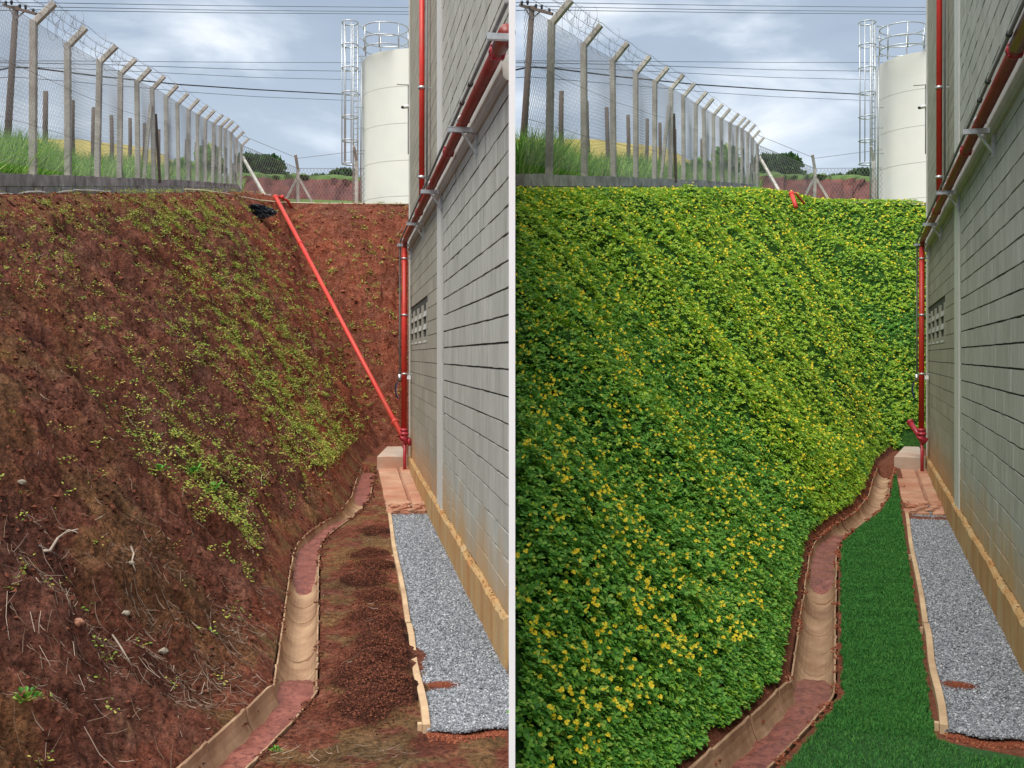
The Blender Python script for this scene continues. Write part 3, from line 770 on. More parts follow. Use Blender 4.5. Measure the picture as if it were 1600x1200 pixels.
# ------------------------------------------------------------------ concrete fence along the top
POSTX = [51.4, 106.3, 152, 186.8, 215.7, 240.5, 261, 279, 294.8, 308.5, 321, 332.4, 343.4, 351.6, 360.4, 368, 375.5]
KINK = [34, 69, 95, 113, 127, 138, 150, 162, 171, 179, 186, 192, 197, 201, 207, 216, 226]
def fence(S):
    wh = WHERE[S]; uf = S.uf; grp = 'cranked concrete posts above %s' % wh
    proto = None; kp = []
    for i, (x, y) in enumerate(zip(POSTX, KINK)):
        p = hu(S, x, y, uf); kp.append(p)
        H = 2.5
        if proto is None:
            proto = empty('fence_post', W(S, p-(0, 0, H))[0], 'x', 'fence post', grp, -S.th); OR[proto.name] = np.zeros(3)
            m = MB(); m.bar((0, 0, -.9), (0, 0, H+.02), .115, .125, up=(0, 1, 0), chamfer=.18); m.build('shaft', M_concrete_post, proto, None, origin=(0, 0, 0))
            m = MB(); m.bar((-.012, 0, H-.05), (.34, 0, H+.34), .105, .11, up=(0, 1, 0), chamfer=.18); m.build('arm', M_concrete_post, proto, None, origin=(0, 0, 0))
            o = proto
        else: o = copy_tree(proto)
        o.location = W(S, p-(0, 0, H))[0]
        o.rotation_euler = (R(rng.normal(0, .7)), R(rng.normal(0, .8)), -S.th+R(rng.normal(0, 2)))
        tag(o, 'cranked concrete fence post, %s from left above %s' % (ORD[i], wh), 'fence post', grp)
        if i == 5:
            br = MB(); br.bar((-.03, -.1, H-.5), (-.24, -.3, -.3), .09, .09, up=(0, 1, 0)); b = br.build('brace', M_concrete_post, o, None, origin=(0, 0, 0))
            br = MB(); br.bar((.06, .1, H-.7), (.10, .3, -.1), .075, .075, up=(0, 1, 0)); br.build('brace', M_wood_dark, o, None, origin=(0, 0, 0))
    kp = np.array(kp)
    # extend the line towards the viewer beyond the frame
    d = (kp[2]-kp[0])/2; first = kp[0]-d*1.3
    vv = np.concatenate([[first[1]], kp[:, 1]]); zk = np.concatenate([[first[2]], kp[:, 2]])
    xmin = (.05-first[1]*S.s)/S.c if S.sign > 0 else None
    vstart = first[1]
    if S.sign > 0:      # keep this plot's fence on its own side of the divider line
        vstart = max(vstart, (.12-S.uf*S.c)/S.s)
    # chain link: two families of slanting wires
    v0, v1 = vstart, kp[-1, 1]; Hm = 2.5; zc = lambda v: np.interp(v, vv, zk)
    def mesh_wires(A, B, ztop, hgt, pitch, wr, name, label):
        """A,B ends (u,v); ztop(s) height along; returns mesh of thin 3-sided wires"""
        A = np.array(A, float); B = np.array(B, float); Ln = np.linalg.norm(B-A); D = (B-A)/Ln
        st = np.arange(-hgt*.62, Ln, pitch); P = []; Q = []
        for sgn in (1, -1):
            for s in st:
                s0, s1 = s, s+hgt*.62; z0, z1 = 0., 1.
                if sgn < 0: s0, s1 = s1, s0
                # clip to 0..Ln
                def clip(sa, za, sb, zb):
                    for lim, gt in ((0, False), (Ln, True)):
                        for k in range(2):
                            if (sa > lim) == gt and sa != lim and ((sb > lim) != gt or sb == lim):
                                f = (lim-sa)/(sb-sa); sa, za = lim, za+(zb-za)*f
                            sa, za, sb, zb = sb, zb, sa, za
                    return sa, za, sb, zb
                s0, z0, s1, z1 = clip(s0, z0, s1, z1)
                if min(s0, s1) < -1e-6 or max(s0, s1) > Ln+1e-6 or abs(s0-s1) < 1e-4: continue
                P.append((s0, z0)); Q.append((s1, z1))
        P = np.array(P); Q = np.array(Q)
        segs = 3; allV = []; n = len(P)
        for j in range(segs+1):
            f = j/segs; sz = P*(1-f)+Q*f; uv = A[None]+sz[:, :1]*D[None]; zt = ztop(sz[:, 0])
            z = zt-hgt*(1-sz[:, 1])
            off = .05*np.sin(sz[:, 0]*1.7)*np.sin(sz[:, 1]*3)
            C = np.stack([uv[:, 0]+off*D[1], uv[:, 1]-off*D[0], z], 1)
            for k in range(3):
                a = k*2.094; allV.append(C+np.array([-D[1]*math.cos(a)*wr+D[0]*math.sin(a)*wr, D[0]*math.cos(a)*wr+D[1]*math.sin(a)*wr, 0]))
        V = np.stack(allV, 1)  # n, (segs+1)*3, 3
        base = (np.arange(n)*(segs+1)*3)[:, None]; Fs = []
        for j in range(segs):
            for k in range(3): Fs.append(base+np.array([[j*3+k, j*3+(k+1) % 3, (j+1)*3+(k+1) % 3, (j+1)*3+k]]))
        Fs = np.concatenate(Fs, 0); V = W(S, V.reshape(-1, 3)); org = V.mean(0)
        me = big_mesh(name, V-org, Fs, M_wire); o = link(name, me, None, org); tag(o, label, 'chain-link mesh'); return o
    o = mesh_wires((uf+.07, v0), (uf+.07, v1), lambda s: zc(v0+s)-.02, Hm,   .085, .0026, 'chain_link_mesh', 'galvanised chain-link mesh strung along the posts above %s' % wh)
    # straight strands and barbed wires
    m = MB()
    for off_u, off_z in ((.07, -.02), (.07, -.9), (.07, -1.8)):
        m.tube([(uf+off_u, v, zc(v)+off_z) for v in np.linspace(v0, v1, 30)], .004, 4)
    tag(m.build('tension_wire', M_wire, None, S), 'straight tension wires holding the chain-link above %s' % wh, 'wire')
    m = MB(); rr = np.random.default_rng(5)
    for fu in (.10, .21, .32):
        pts = []
        for i in range(len(vv)-1):
            if vv[i+1] < v0: continue
            for q in np.linspace(0, 1, 7)[:-1]:
                v = vv[i]*(1-q)+vv[i+1]*q
                if v < v0: continue
                pts.append((uf+fu+.05, v, zc(v)+fu+.04-.05*math.sin(q*math.pi)))
        m.tube(pts, .0045, 4)
        for v in np.arange(v0, v0+14, .16):
            c = np.array([uf+fu+.05, v, zc(v)+fu+.03]); a = rr.uniform(0, 3.14); q = np.array([math.cos(a)*.03, .01, math.sin(a)*.03]); m.tube([c-q, c+q], .002, 3)
    tag(m.build('barbed_wire', M_wire, None, S), 'strands of barbed wire along the cranked arms above %s' % wh, 'barbed wire')
    m = MB()      # loose dried vine and coil tangled in the strands
    for k in range(46):
        v = kp[0, 1]+rr.uniform(-1.5, 8.5)*rr.uniform(.3, 1); v = max(v, v0+.1); c = np.array([uf+.1+rr.uniform(0, .3), v, zc(v)+.1+rr.uniform(-.15, .35)]); rad = rr.uniform(.07, .2)
        p = rr.uniform(0, 6.28); ln = rr.uniform(2, 6)
        pts = [c+np.array([rad*math.cos(p+q)*.5, rad*.8*math.sin((p+q)*.7)+.05*q, rad*math.sin(p+q)-.05*q*(k % 3 == 0)]) for q in np.linspace(0, ln, 12)]
        m.tube(pts, .0032, 3)
    tag(m.build('razor_coil', M_wire, None, S), 'ragged loose coil of wire tangled over the first posts above %s' % wh, 'wire coil', None, 'stuff')
    # low block wall under the fence
    tops = [(0, 270), (152, 276), (288, 281.5), (372, 288)]
    vt_ = []; zt_ = []
    for x, y in tops: p = hu(S, x, y, uf+.08); vt_.append(p[1]); zt_.append(p[2])
    m = MB(); v = v0; rr = np.random.default_rng(8)
    tp = lambda v: (np.interp(v, vt_, zt_) if v >= vt_[0] else zt_[0]+(v-vt_[0])*.15)
    def skew(u0, u1, a, b, lo, hi, j0=0):
        V = [(u0, a, tp(a)+lo), (u1, a, tp(a)+lo), (u1, b, tp(b)+lo), (u0, b, tp(b)+lo), (u0, a, tp(a)+hi+j0), (u1, a, tp(a)+hi+j0), (u1, b, tp(b)+hi+j0), (u0, b, tp(b)+hi+j0)]
        m.add(V, [(0,3,2,1),(4,5,6,7),(0,1,5,4),(1,2,6,5),(2,3,7,6),(3,0,4,7)])
    while v < v1+.3:
        b = min(v+.392+rr.uniform(-.008, .006), v1+.5)
        skew(uf-.07, uf+.075+rr.normal(0, .006), v+.004, b, -.205, 0, rr.normal(0, .006))
        skew(uf-.07, uf+.072+rr.normal(0, .006), v+.2+.004, b+.196, -1.1, -.215)
        v += .4
    tag(m.build('low_wall', M_block_wall, None, S), 'low weathered grey block wall at the foot of the fence above %s' % wh, 'wall')
    # back fence: corner post, middle post with two struts, post by the tank
    Yb = 58.
    def bpost(x, yk, lean, label, struts):
        k = hY(S, x, yk, Yb); loc = W(S, k-(0, 0, 2.5))[0]
        o = empty('fence_post', loc, label, 'fence post', None, -S.th); OR[o.name] = np.zeros(3)
        m = MB(); m.bar((0, 0, -1.8), (0, 0, 2.5), .17, .17, up=(0, 1, 0)); m.build('shaft', M_concrete_post, o, None, origin=(0, 0, 0))
        m = MB(); m.bar((0, 0, 2.44), (lean, -.3, 3.2), .16, .16, up=(0, 1, 0)); m.build('arm', M_concrete_post, o, None, origin=(0, 0, 0))
        for sx in struts:
            m = MB(); m.bar((sx*.03, 0, 1.95), (sx, -.2, -1.1), .13, .13, up=(0, 1, 0)); m.build('strut', M_concrete_post, o, None, origin=(0, 0, 0))
        return k
    k0 = kp[-1]
    m = MB(); kk = hY(S, 379, 245, Yb-4); e_ = hY(S, 417, 312, Yb-14); m.bar(kk, e_, .12, .12)
    tag(m.build('fence_strut', M_concrete_post, None, S), 'slanting concrete strut propping the far end post of the fence above %s' % wh, 'strut')
    k1 = bpost(465.5, 263, -.12, 'far concrete fence post with two slanting struts behind %s' % wh, (-1.55, 1.75))
    k2 = bpost(557, 250, -.15, 'far concrete fence post beside the white tank behind %s' % wh, ())
    k2 = k2+(.45, 0, 0)
    o = mesh_wires(k0[:2], k1[:2], lambda s: k0[2]+(k1[2]-k0[2])*s/np.linalg.norm(k1[:2]-k0[:2]), 4.2, .19, .010, 'chain_link_mesh', 'far chain-link mesh between the end post and the strutted post behind %s' % wh)
    o = mesh_wires(k1[:2], k2[:2], lambda s: k1[2]+(k2[2]-k1[2])*0*s, 4.2, .19, .010, 'chain_link_mesh', 'far chain-link mesh between the strutted post and the tank behind %s' % wh)
    m = MB(); m.tube([k0+(0, 0, .5), k1+(0, 0, .55), k2+(0, 0, .55)], .012, 4); m.tube([k0, k1, k2*[1, 1, 0]+[0, 0, k1[2]]], .012, 4)
    tag(m.build('barbed_wire', M_wire, None, S), 'thin top wires of the far fence behind %s' % wh, 'barbed wire')
    # old timber posts of a second fence farther out
    wp = [(70, 142), (113, 157), (145, 168), (176, 180), (203, 185), (225, 192.5), (248, 202), (290, 217), (305, 222), (364.5, 255), (372, 257)]
    proto = None
    for i, (x, y) in enumerate(wp):
        p = hu(S, x, y, uf-5.0)
        if W(S, p)[0][0]*S.sign < 0.05: continue
        if proto is None:
            m = MB(); rad = np.array([.1, .095, .09, .085])*1.0; m.tube([(0, 0, 0), (.02, 0, 1), (-.01, .01, 2), (0, 0, 3.2)], rad, 9); proto = m.build('timber_post', M_wood_dark, None, None, origin=(0, 0, 0)); o = proto
        else: o = proto.copy(); COL.objects.link(o)
        o.location = W(S, p-(0, 0, 3.2))[0]; o.rotation_euler = (R(rng.normal(0, 1)), R(rng.normal(0, 1)), i)
        tag(o, 'dark timber post in the grass, %s from left above %s' % (ORD[i], wh), 'timber post', 'timber posts in the grass above %s' % wh)
    return kp
KP = {S: fence(S) for S in (BARE, PLANT)}

# ------------------------------------------------------------------ water tank with ladder cage
def tank(S):
    wh = WHERE[S]; Yc = 62.0
    c = hY(S, 656, 320, Yc); r = (656-566.5)/F*Yc*S.k; zb = c[2]-1.5; zt = (HY-76)/F*(Yc-r)
    cc = W(S, c)[0]
    o = empty('water_tank', (cc[0], cc[1], zb), 'tall off white cylindrical steel tank with a ladder behind %s' % wh, 'tank')
    if S.sign < 0:
        pass
    m = MB(); H = zt-zb; m.lathe((cc[0], cc[1], zb), [(r+.06, 0), (r+.06, 1.42), (r, 1.42), (r, H), (r-.05, H+.04), (.01, H+.35)], 72); m.build('shell', M_tank, o)
    for y in (134, 192, 250, 306):
        m = MB(); z = (HY-y)/F*(Yc-r); m.lathe((cc[0], cc[1], z), [(r+.001, -.018), (r+.0018, 0), (r+.001, .018)], 72)
        m.build('weld_seam', M_tank, o)
    # ladder and cage
    Yl = Yc-1.6
    def P(x, y, Y=Yl): return W(S, hY(S, x, y, Y))[0]
    la = MB()
    for x in (552, 559): la.tube([P(x, 40), P(x-.0, 330)], .05, 6)
    for y in np.arange(48, 322, 8.5): la.tube([P(552, y), P(559, y)], .028, 5)
    la.build('ladder', M_galv, o)
    cg = MB(); rc = 12.5/F*Yl
    for y in (34.5, 70, 106, 144.5, 182, 219, 255):
        ctr = P(547, y+1); pts = [ctr+np.array([rc*math.cos(a), rc*1.0*math.sin(a), 0]) for a in np.linspace(0, 2*math.pi, 22)[:-1]]
        cg.tube(pts, .04, 5, closed=True)
    for a in (2.3, 3.3, 4.1, 5.0):
        q = np.array([rc*math.cos(a), rc*math.sin(a), 0]); cg.tube([P(547, 35.5)+q, P(547, 256)+q], .033, 5)
    cg.build('ladder_cage', M_galv, o)
    gr = MB(); ctr0 = P(603, 45, Yc-2.0); rg = 35/F*(Yc-2.0)
    for y in (45, 63.5, 78):
        ctr = P(603, y, Yc-2.0); gr.tube([ctr+np.array([rg*math.cos(a), rg*math.sin(a), 0]) for a in np.linspace(0, 2*math.pi, 34)[:-1]], .04, 5, closed=True)
        gr.tube([P(562, y-4), ctr+np.array([-rg*.93, -rg*.3, 0])], .035, 5)
    for a in np.linspace(.2, 6.28, 8)[:-1]:
        q = np.array([rg*math.cos(a), rg*math.sin(a), 0]); gr.tube([ctr0+q, P(603, 84, Yc-2.0)+q], .04, 5)
    gr.build('guard_rail', M_galv, o)
    st = MB()
    for y in (88, 168, 200, 240): st.tube([P(557, y), P(572, y, Yc-.8)], .03, 5)
    st.tube([P(565, 86, Yc-1.3), P(563.5, 318, Yc-1.3)], .05, 6)
    st.build('standoff', M_galv, o)
for S in (BARE, PLANT): tank(S)

# ------------------------------------------------------------------ power pole and lines
def power(S):
    wh = WHERE[S]; Y0 = 46.
    a = hY(S, 25, 10, Y0); b = hY(S, 9, 260, Y0)
    o = empty('power_pole', W(S, b)[0], 'leaning wooden power pole with crossarm beyond the fence above %s' % wh, 'power pole')
    m = MB(); m.tube([b, (a+b)/2, a], [.16, .14, .12], 10); m.build('pole', M_wood_dark, o, S)
    p = hY(S, 6, 8, Y0+.2); q = hY(S, 57, 22, Y0-.6)
    if S.sign > 0: pass
    m = MB(); m.bar(p, q, .12, .12); m.build('crossarm', M_wood_dark, o, S)
    m = MB(); m.bar(hY(S, 24, 30, Y0-.1), hY(S, 38, 18, Y0-.2), .05, .05); m.bar(hY(S, 24, 30, Y0-.1), hY(S, 14, 12, Y0-.2), .05, .05); m.build('brace', M_wire, o, S)
    for x, y in ((9, 5), (18, 4), (31, 10), (40, 11), (52, 17)):
        ins = MB(); c = hY(S, x, y+4, Y0-.2); ins.lathe(c, [(.02, 0), (.06, .05), (.05, .1), (.075, .14), (.05, .2), (.01, .23)], 8); ins.build('insulator', M_black, o, S)
    def Yat(x): return 46+max(x, -200)/650*36
    lines = [([(-120, 5), (9, 4), (80, 4.5), (350, 9), (660, 12)], .016, 'uppermost thin power line'),
             ([(-120, 12), (31, 9), (80, 11), (350, 16), (660, 18.5)], .016, 'second thin power line from the top'),
             ([(-120, 20), (52, 15), (100, 16.5), (350, 20), (660, 22.5)], .016, 'third thin power line from the top'),
             ([(-120, 98), (20, 95), (154, 95.5), (400, 97.5), (660, 98)], .014, 'pale thin line just above the middle'),
             ([(-120, 99), (20, 98), (168, 101), (400, 109), (660, 113)], .016, 'fine cable above the thick one'),
             ([(-120, 108), (20, 104), (181, 110), (400, 121), (660, 127)], .014, 'fine cable lying close above the thick one'),
             ([(-120, 118), (0, 109), (22, 104.5), (59, 107), (157, 119.5), (280, 132), (400, 140), (530, 147), (660, 152)], .038, 'thick black overhead cable'),
             ([(-120, 130), (20, 120), (140, 130), (297, 144), (400, 151), (545, 157), (660, 161)], .014, 'lowest thin overhead line')]
    for pts, r, lab in lines:
        P = []
        for x in np.linspace(pts[0][0], pts[-1][0], 40):
            if S.sign > 0 and S.off+S.k*x < 801.5: continue
            y = np.interp(x, [p_[0] for p_ in pts], [p_[1] for p_ in pts]); P.append(hY(S, x, y, Yat(x)))
        m = MB(); m.tube(P, r, 5); tag(m.build('power_line', M_cable, None, S), '%s crossing the sky above %s' % (lab, wh), 'cable', 'overhead lines above %s' % wh)
for S in (BARE, PLANT): power(S)

# ------------------------------------------------------------------ drain of half-round concrete channel pieces
def drain(S):
    wh = HALFN[S]
    P = S.path.copy()
    # resample with a soft corner
    seg = np.concatenate([[0], np.cumsum(np.linalg.norm(np.diff(P[:, :2], axis=0), axis=1))])
    T = seg[-1]; N = int(T/.05); s = np.linspace(0, T, N)
    C = np.stack([np.interp(s, seg, P[:, k]) for k in range(3)], 1)
    for _ in range(2): C[1:-1, :2] = (C[:-2, :2]+C[1:-1, :2]*2+C[2:, :2])/4
    D = np.gradient(C[:, :2], axis=0); D /= np.linalg.norm(D, axis=1, keepdims=True); Nn = np.stack([D[:, 1], -D[:, 0]], 1)
    o = empty('drain_channel', W(S, C[0])[0], 'half-round concrete drain channel curving along the foot of %s' % WHERE[S], 'drain')
    Rr, th = .140, .013
    prof = []
    for a in np.linspace(0, math.pi, 13): prof.append((-Rr*math.cos(a), -.17*math.sin(a)))
    outp = []
    for a in np.linspace(math.pi, 0, 13): outp.append((-(Rr+th)*math.cos(a), -(.17+th)*math.sin(a)))
    prof = [(p[0], p[1]+.006) for p in prof]+[(p[0], p[1]+.006) for p in outp]
    # pieces of 0.5 m near, joined with tiny gaps
    s_bend = seg[4]; plen = .62; k0 = 0; np_ = int(T/plen); rr = np.random.default_rng(2)
    for q in range(np_):
        a = int(q*plen/T*(N-1)); b = int((q+1)*plen/T*(N-1)); m = MB(); V = []; K = len(prof)
        dz = rr.normal(0, .004); dx = rr.normal(0, .003); idx = list(range(a, b+1))
        grow = 1+.0*q
        for j, i in enumerate(idx):
            f = j/max(1, len(idx)-1); sc_ = 1.0+(.045 if f > .9 else 0)
            cc = C[i].copy()
            if j == 0: cc[:2] += D[i]*.004
            if j == len(idx)-1: cc[:2] -= D[i]*.001
            for pu, pz in prof: V.append((cc[0]+Nn[i, 0]*(pu*sc_+dx), cc[1]+Nn[i, 1]*(pu*sc_+dx), cc[2]+pz*(1 if sc_ == 1 else 1.03)+dz))
        n = len(idx); V = np.array(V)
        side = np.repeat(np.array([max(0, -pu/Rr) for pu, pz in prof])[None], n, 0).reshape(-1)
        near = sstep(s[np.repeat(idx, K)], s_bend+.25, s_bend-.15)
        V[:, 2] += .07*side*near+rr.normal(0, .0016, len(V))
        Fs = [(i*K+k, i*K+(k+1) % K, (i+1)*K+(k+1) % K, (i+1)*K+k) for i in range(n-1) for k in range(K)]
        Fs += [tuple(range(K)), tuple(range(n*K-1, (n-1)*K-1, -1))]
        m.add(V, Fs, False); m.build('channel_piece', M_drain, o, S)
    # mud lying in it
    def mud(s0, s1, dep, label):
        V = []; Fs = []; n = 0; idx = [i for i in range(N) if s0 <= s[i] <= s1]
        K = 11
        for j, i in enumerate(idx):
            f = j/(len(idx)-1); taper = min(1, f*9+.0, (1-f)*7+.0)**.5
            zz = -.17+.006+dep*taper+.012*math.sin(i*.9)*.5; hw = Rr*math.sqrt(max(0.0, 1-min(1, abs((zz-.006)/.17))**2))
            hw = max(hw*.995, .004)
            for k in range(K):
                q = -1+2*k/(K-1); bumpz = (vnoise(np.array([i*.35]), np.array([k*.9]), 6)[0]-.5)*.022*(1-q*q)
                V.append((C[i, 0]+Nn[i, 0]*hw*q, C[i, 1]+Nn[i, 1]*hw*q, C[i, 2]+zz+bumpz))
        Fs = [(j*K+k, j*K+k+1, (j+1)*K+k+1, (j+1)*K+k) for j in range(len(idx)-1) for k in range(K-1)]
        m = MB(); m.add(V, Fs, True); tag(m.build('mud', M_mud, None, S), label, None, None, 'stuff')
    # arc positions of marks
    def arc(y): 
        p = [ (abs(W(S, C[i])[0][2]/W(S, C[i])[0][1]*F+(y-HY)), s[i]) for i in range(N)]; return min(p)[1]
    mud(0, arc(1030), .095, 'pink wet mud filling the near end of the drain of the %s plot' % wh)
    mud(arc(905), arc(798) if S is BARE else arc(820), .085, 'wet mud in the bend of the drain of the %s plot' % wh)
    if S is BARE: mud(arc(775), T-.1, .09, 'mud at the far end of the drain of the bare soil plot')
for S in (BARE, PLANT): drain(S)
def rim_soil(S):
    r = np.random.default_rng(77); P = S.path; k = 9000; f = r.uniform(0, 1, k)**1.25*(len(P)-1.01); i = f.astype(int); g = (f-i)[:, None]
    c = P[i]*(1-g)+P[i+1]*g; D = P[i+1, :2]-P[i, :2]; D /= np.linalg.norm(D, axis=1, keepdims=True); Nn = np.stack([D[:, 1], -D[:, 0]], 1)
    sd_ = np.where(r.uniform(0, 1, k) < .5, -1, 1); clump = vnoise(f*9, sd_*7., 5)
    w_ = HALF-.012+np.abs(r.normal(0, .035, k)); keep = clump > .38
    w_ = w_-.04*(clump > .68)*r.uniform(0, 1, k)
    uv = c[:, :2]+Nn*(sd_*w_)[:, None]; sz = (.003+.0008*c[:, 1])*(.5+1.3*r.uniform(0, 1, k)**3)
    uv, sz, sd_, w_, zc_ = uv[keep], sz[keep], sd_[keep], w_[keep], c[keep, 2]
    z = full_height(S, uv[:, 0], uv[:, 1])[0]; z = np.where(w_ < HALF+.01, np.maximum(z, zc_+.004), z)
    P_ = W(S, np.stack([uv[:, 0], uv[:, 1], z+.002], 1)); V, F_ = stones(P_, sz, .7, 4)
    tag(link('edge_soil', big_mesh('edge_soil', V-P_[0], F_, M_bright if S is PLANT else M_clod), None, P_[0]), 'crumbs of earth spilt along the rims of the drain of the %s plot' % HALFN[S], None, None, 'stuff')
for S in (BARE, PLANT): rim_soil(S)

# ------------------------------------------------------------------ boards, gravel, slab, pad
def strip_things(S):
    wh = HALFN[S]; z0 = -2.27
    def G(x, y, z=z0): return hz(S, x, y, z)
    pl = S.Uw-.047
    Lp = [(605.2, 788.5, ), (612, 838), (640, 990), (669, 1146)]
    edge = np.array([G(x, y) for x, y in Lp])
    vend = G(672, 1148)[1]
    def ue(v): return np.interp(v, edge[::-1, 1], edge[::-1, 0])
    v_far = edge[0][1]; v_near = edge[-1][1]
    # bed
    m = MB(); n = 40; vs = np.linspace(v_near+.34, v_far+.1, n)
    lim = lambda v: min(pl+.01, (-.02-v*S.s)/S.c) if S.sign < 0 else pl+.01
    V = []
    for v in vs: V += [(ue(v)-.0, v, z0-.012), (lim(v), v, z0-.012)]
    m.add(V, [(2*i, 2*i+1, 2*i+3, 2*i+2) for i in range(n-1)]); tag(m.build('gravel_bed', M_gbase, None, S), 'dusty base under the grey gravel of the %s plot' % wh, None, None, 'structure')
    r = np.random.default_rng(12); N = 80000
    v = v_near+(v_far-v_near)*r.uniform(0, 1, N)**1.35; a = np.array([ue(q) for q in v]); b = np.array([lim(q) for q in v]); keep = b > a
    u = a+(b-a)*r.uniform(0, 1, N); size = .0050+.0045*r.uniform(0, 1, N)+.0005*v
    z = z0+r.uniform(-.006, .006, N)+.006*(vnoise(u*4, v*4, 3)-.5)
    wav = (vnoise(u*6, u*0, 3)-.5)*.14; keep &= v > v_near+wav+.06*(u-ue(v_near))
    P = W(S, np.stack([u, v, z], 1)[keep]); Vv, Ff = stones(P, size[keep], .75, 9)
    me = big_mesh('gravel', Vv-P[0], Ff, M_gravel); tag(link('gravel', me, None, P[0]), 'grey crushed gravel strip between timber boards and block wall of the %s plot' % wh, None, None, 'stuff')
    k = 2600; uu = ue(v_near)+r.uniform(0, 1, k)*(lim(v_near)-ue(v_near)) if S.sign < 0 else ue(v_near)+r.uniform(0, 1, k)*(pl-ue(v_near)); wv_ = (vnoise(uu*6, uu*0, 3)-.5)*.14
    vv = v_near+wv_+.06*(uu-ue(v_near))-np.abs(r.normal(0, .05, k))+.03; P = W(S, np.stack([uu, vv, full_height(S, uu, vv)[0]+.002], 1)); P = P[P[:, 0]*S.sign > .03] if S.sign < 0 else P
    Vv, Ff = stones(P, r.uniform(.004, .013, len(P)), .8, 2); tag(link('edge_soil', big_mesh('edge_soil', Vv-P[0], Ff, M_bright), None, P[0]), 'red crumbs of earth along the near end of the gravel of the %s plot' % wh, None, None, 'stuff')
    # boards: two lengths and their stakes
    grp = 'timber edging boards of the %s plot' % wh
    def board(a, b, wdt, label, stakes):
        a = np.array(a); b = np.array(b); o = empty('edging_board', W(S, a)[0], label, 'board', grp)
        m = MB(); nseg = 8; 
        pts = [a+(b-a)*f+np.array([.008*math.sin(f*9), 0, .004*math.sin(f*7)]) for f in np.linspace(0, 1, nseg)]
        V = []
        for p in pts: V += [(p[0]-wdt/2, p[1], p[2]-.09), (p[0]+wdt/2, p[1], p[2]-.09), (p[0]+wdt/2, p[1], p[2]+.032), (p[0]+wdt/2-.003, p[1], p[2]+.035), (p[0]-wdt/2+.003, p[1], p[2]+.035), (p[0]-wdt/2, p[1], p[2]+.032)]
        Fs = [(6*i+k, 6*i+(k+1) % 6, 6*i+6+(k+1) % 6, 6*i+6+k) for i in range(nseg-1) for k in range(6)]+[(5, 4, 3, 2, 1, 0), tuple(6*nseg-6+k for k in range(6))]
        m.add(V, Fs); m.build('plank', M_board, o, S)
        for f in stakes:
            p = a+(b-a)*f; m = MB(); m.bar(p+(-wdt/2-.014, 0, -.2), p+(-wdt/2-.014, 0, .02), .026, .045, up=(0, 1, 0)); m.build('stake', M_board, o, S)
    zt = z0
    board(G(666.5, 1141), G(638.5, 981), .048, 'near pale timber board edging the gravel of the %s plot' % wh, (.03, .97))
    board(G(637.5, 978), G(606, 795), .045, 'farther thin timber board edging the gravel of the %s plot' % wh, (.45,))
    # dirt covered slab
    zs = -2.2
    q = [hz(S, 605.5, 797, zs), hz(S, 590, 729, -2.11)]
    o = MB(); nu, nv = 22, 60; V = []; vs = np.linspace(q[0][1], S.corner-.2, nv); 
    us0 = np.interp(vs, [q[0][1], q[1][1]], [q[0][0], q[1][0]])
    rr = np.random.default_rng(1)
    for j, v in enumerate(vs):
        z_ = np.interp(v, [vs[0], vs[-1]], [-2.235, -2.10]); ua = us0[j]+rr.normal(0, .006); ub = S.Uw-.05-.02*0
        for k in range(nu):
            f = k/(nu-1); u_ = ua+(ub-ua)*f
            V.append((u_, v+(rr.normal(0, .02) if j == 0 else 0), z_+.035*fbm(np.array([u_*4.]), np.array([v*1.5]), 4, 4)[0]-.02+(-.06 if .62 < f < .70 else 0)+(.02 if f > .75 and (int(v*1.3) % 2) else 0)))
    n0 = len(V)
    for k in range(nu): V.append((V[k][0], V[k][1]-.002, V[k][2]-.12))
    for j in range(nv): V.append((V[j*nu][0]-.003, V[j*nu][1], V[j*nu][2]-.15))
    Fs = [(j*nu+k, j*nu+k+1, (j+1)*nu+k+1, (j+1)*nu+k) for j in range(nv-1) for k in range(nu-1)]
    Fs += [(n0+k, n0+k+1, k+1, k) for k in range(nu-1)]+[(j*nu, (j+1)*nu, n0+nu+j+1, n0+nu+j) for j in range(nv-1)]
    o.add(V, Fs, False); o.build
    tag(o.build('path_slab', M_slab, None, S), 'long concrete slab caked with orange soil beyond the gravel of the %s plot' % wh, 'slab')
    m = MB()
    for k in range(26):
        p = hz(S, rr.uniform(607, 668), rr.uniform(786, 799), -2.2); m.tube([p+(-.05, 0, 0), p+(0, .01, rr.uniform(.0, .02)), p+(.06, 0, 0)], [.01, rr.uniform(.015, .03), .008], 6)
    tag(m.build('soil_crust', M_slab, None, S), 'broken crust of orange soil along the near edge of the slab in the %s plot' % wh, None, None, 'stuff')
    # raised pad
    za = -1.88; a = hz(S, 589, 713, za); b = hz(S, 637.5, 713, za); vb = hz(S, 610, 697.5, za)[1]; a2 = hz(S, 604, 697.5, za)
    m = MB(); zb = -2.35; ub = S.Uw-.06
    V = [(a[0], a[1], zb), (ub, a[1], zb), (ub, vb, zb), (a2[0], vb, zb), (a[0], a[1], za-.012), (ub, a[1], za-.012), (ub, vb, za-.012), (a2[0], vb, za-.012),
         (a[0]+.012, a[1]+.015, za), (ub-.01, a[1]+.015, za), (ub-.01, vb-.01, za), (a2[0]+.012, vb-.01, za)]
    m.add(V, [(0, 1, 5, 4), (1, 2, 6, 5), (2, 3, 7, 6), (3, 0, 4, 7), (4, 5, 9, 8), (5, 6, 10, 9), (6, 7, 11, 10), (7, 4, 8, 11), (8, 9, 10, 11)])
    tag(m.build('concrete_pad', M_pad, None, S), 'raised square concrete pad at the foot of the red pipe in the %s plot' % wh, 'pad')
    # soil spilt on the gravel
    r = np.random.default_rng(4); N = 1400; c = hz(S, 688, 1073, z0); c2 = hz(S, 664, 1075, z0)
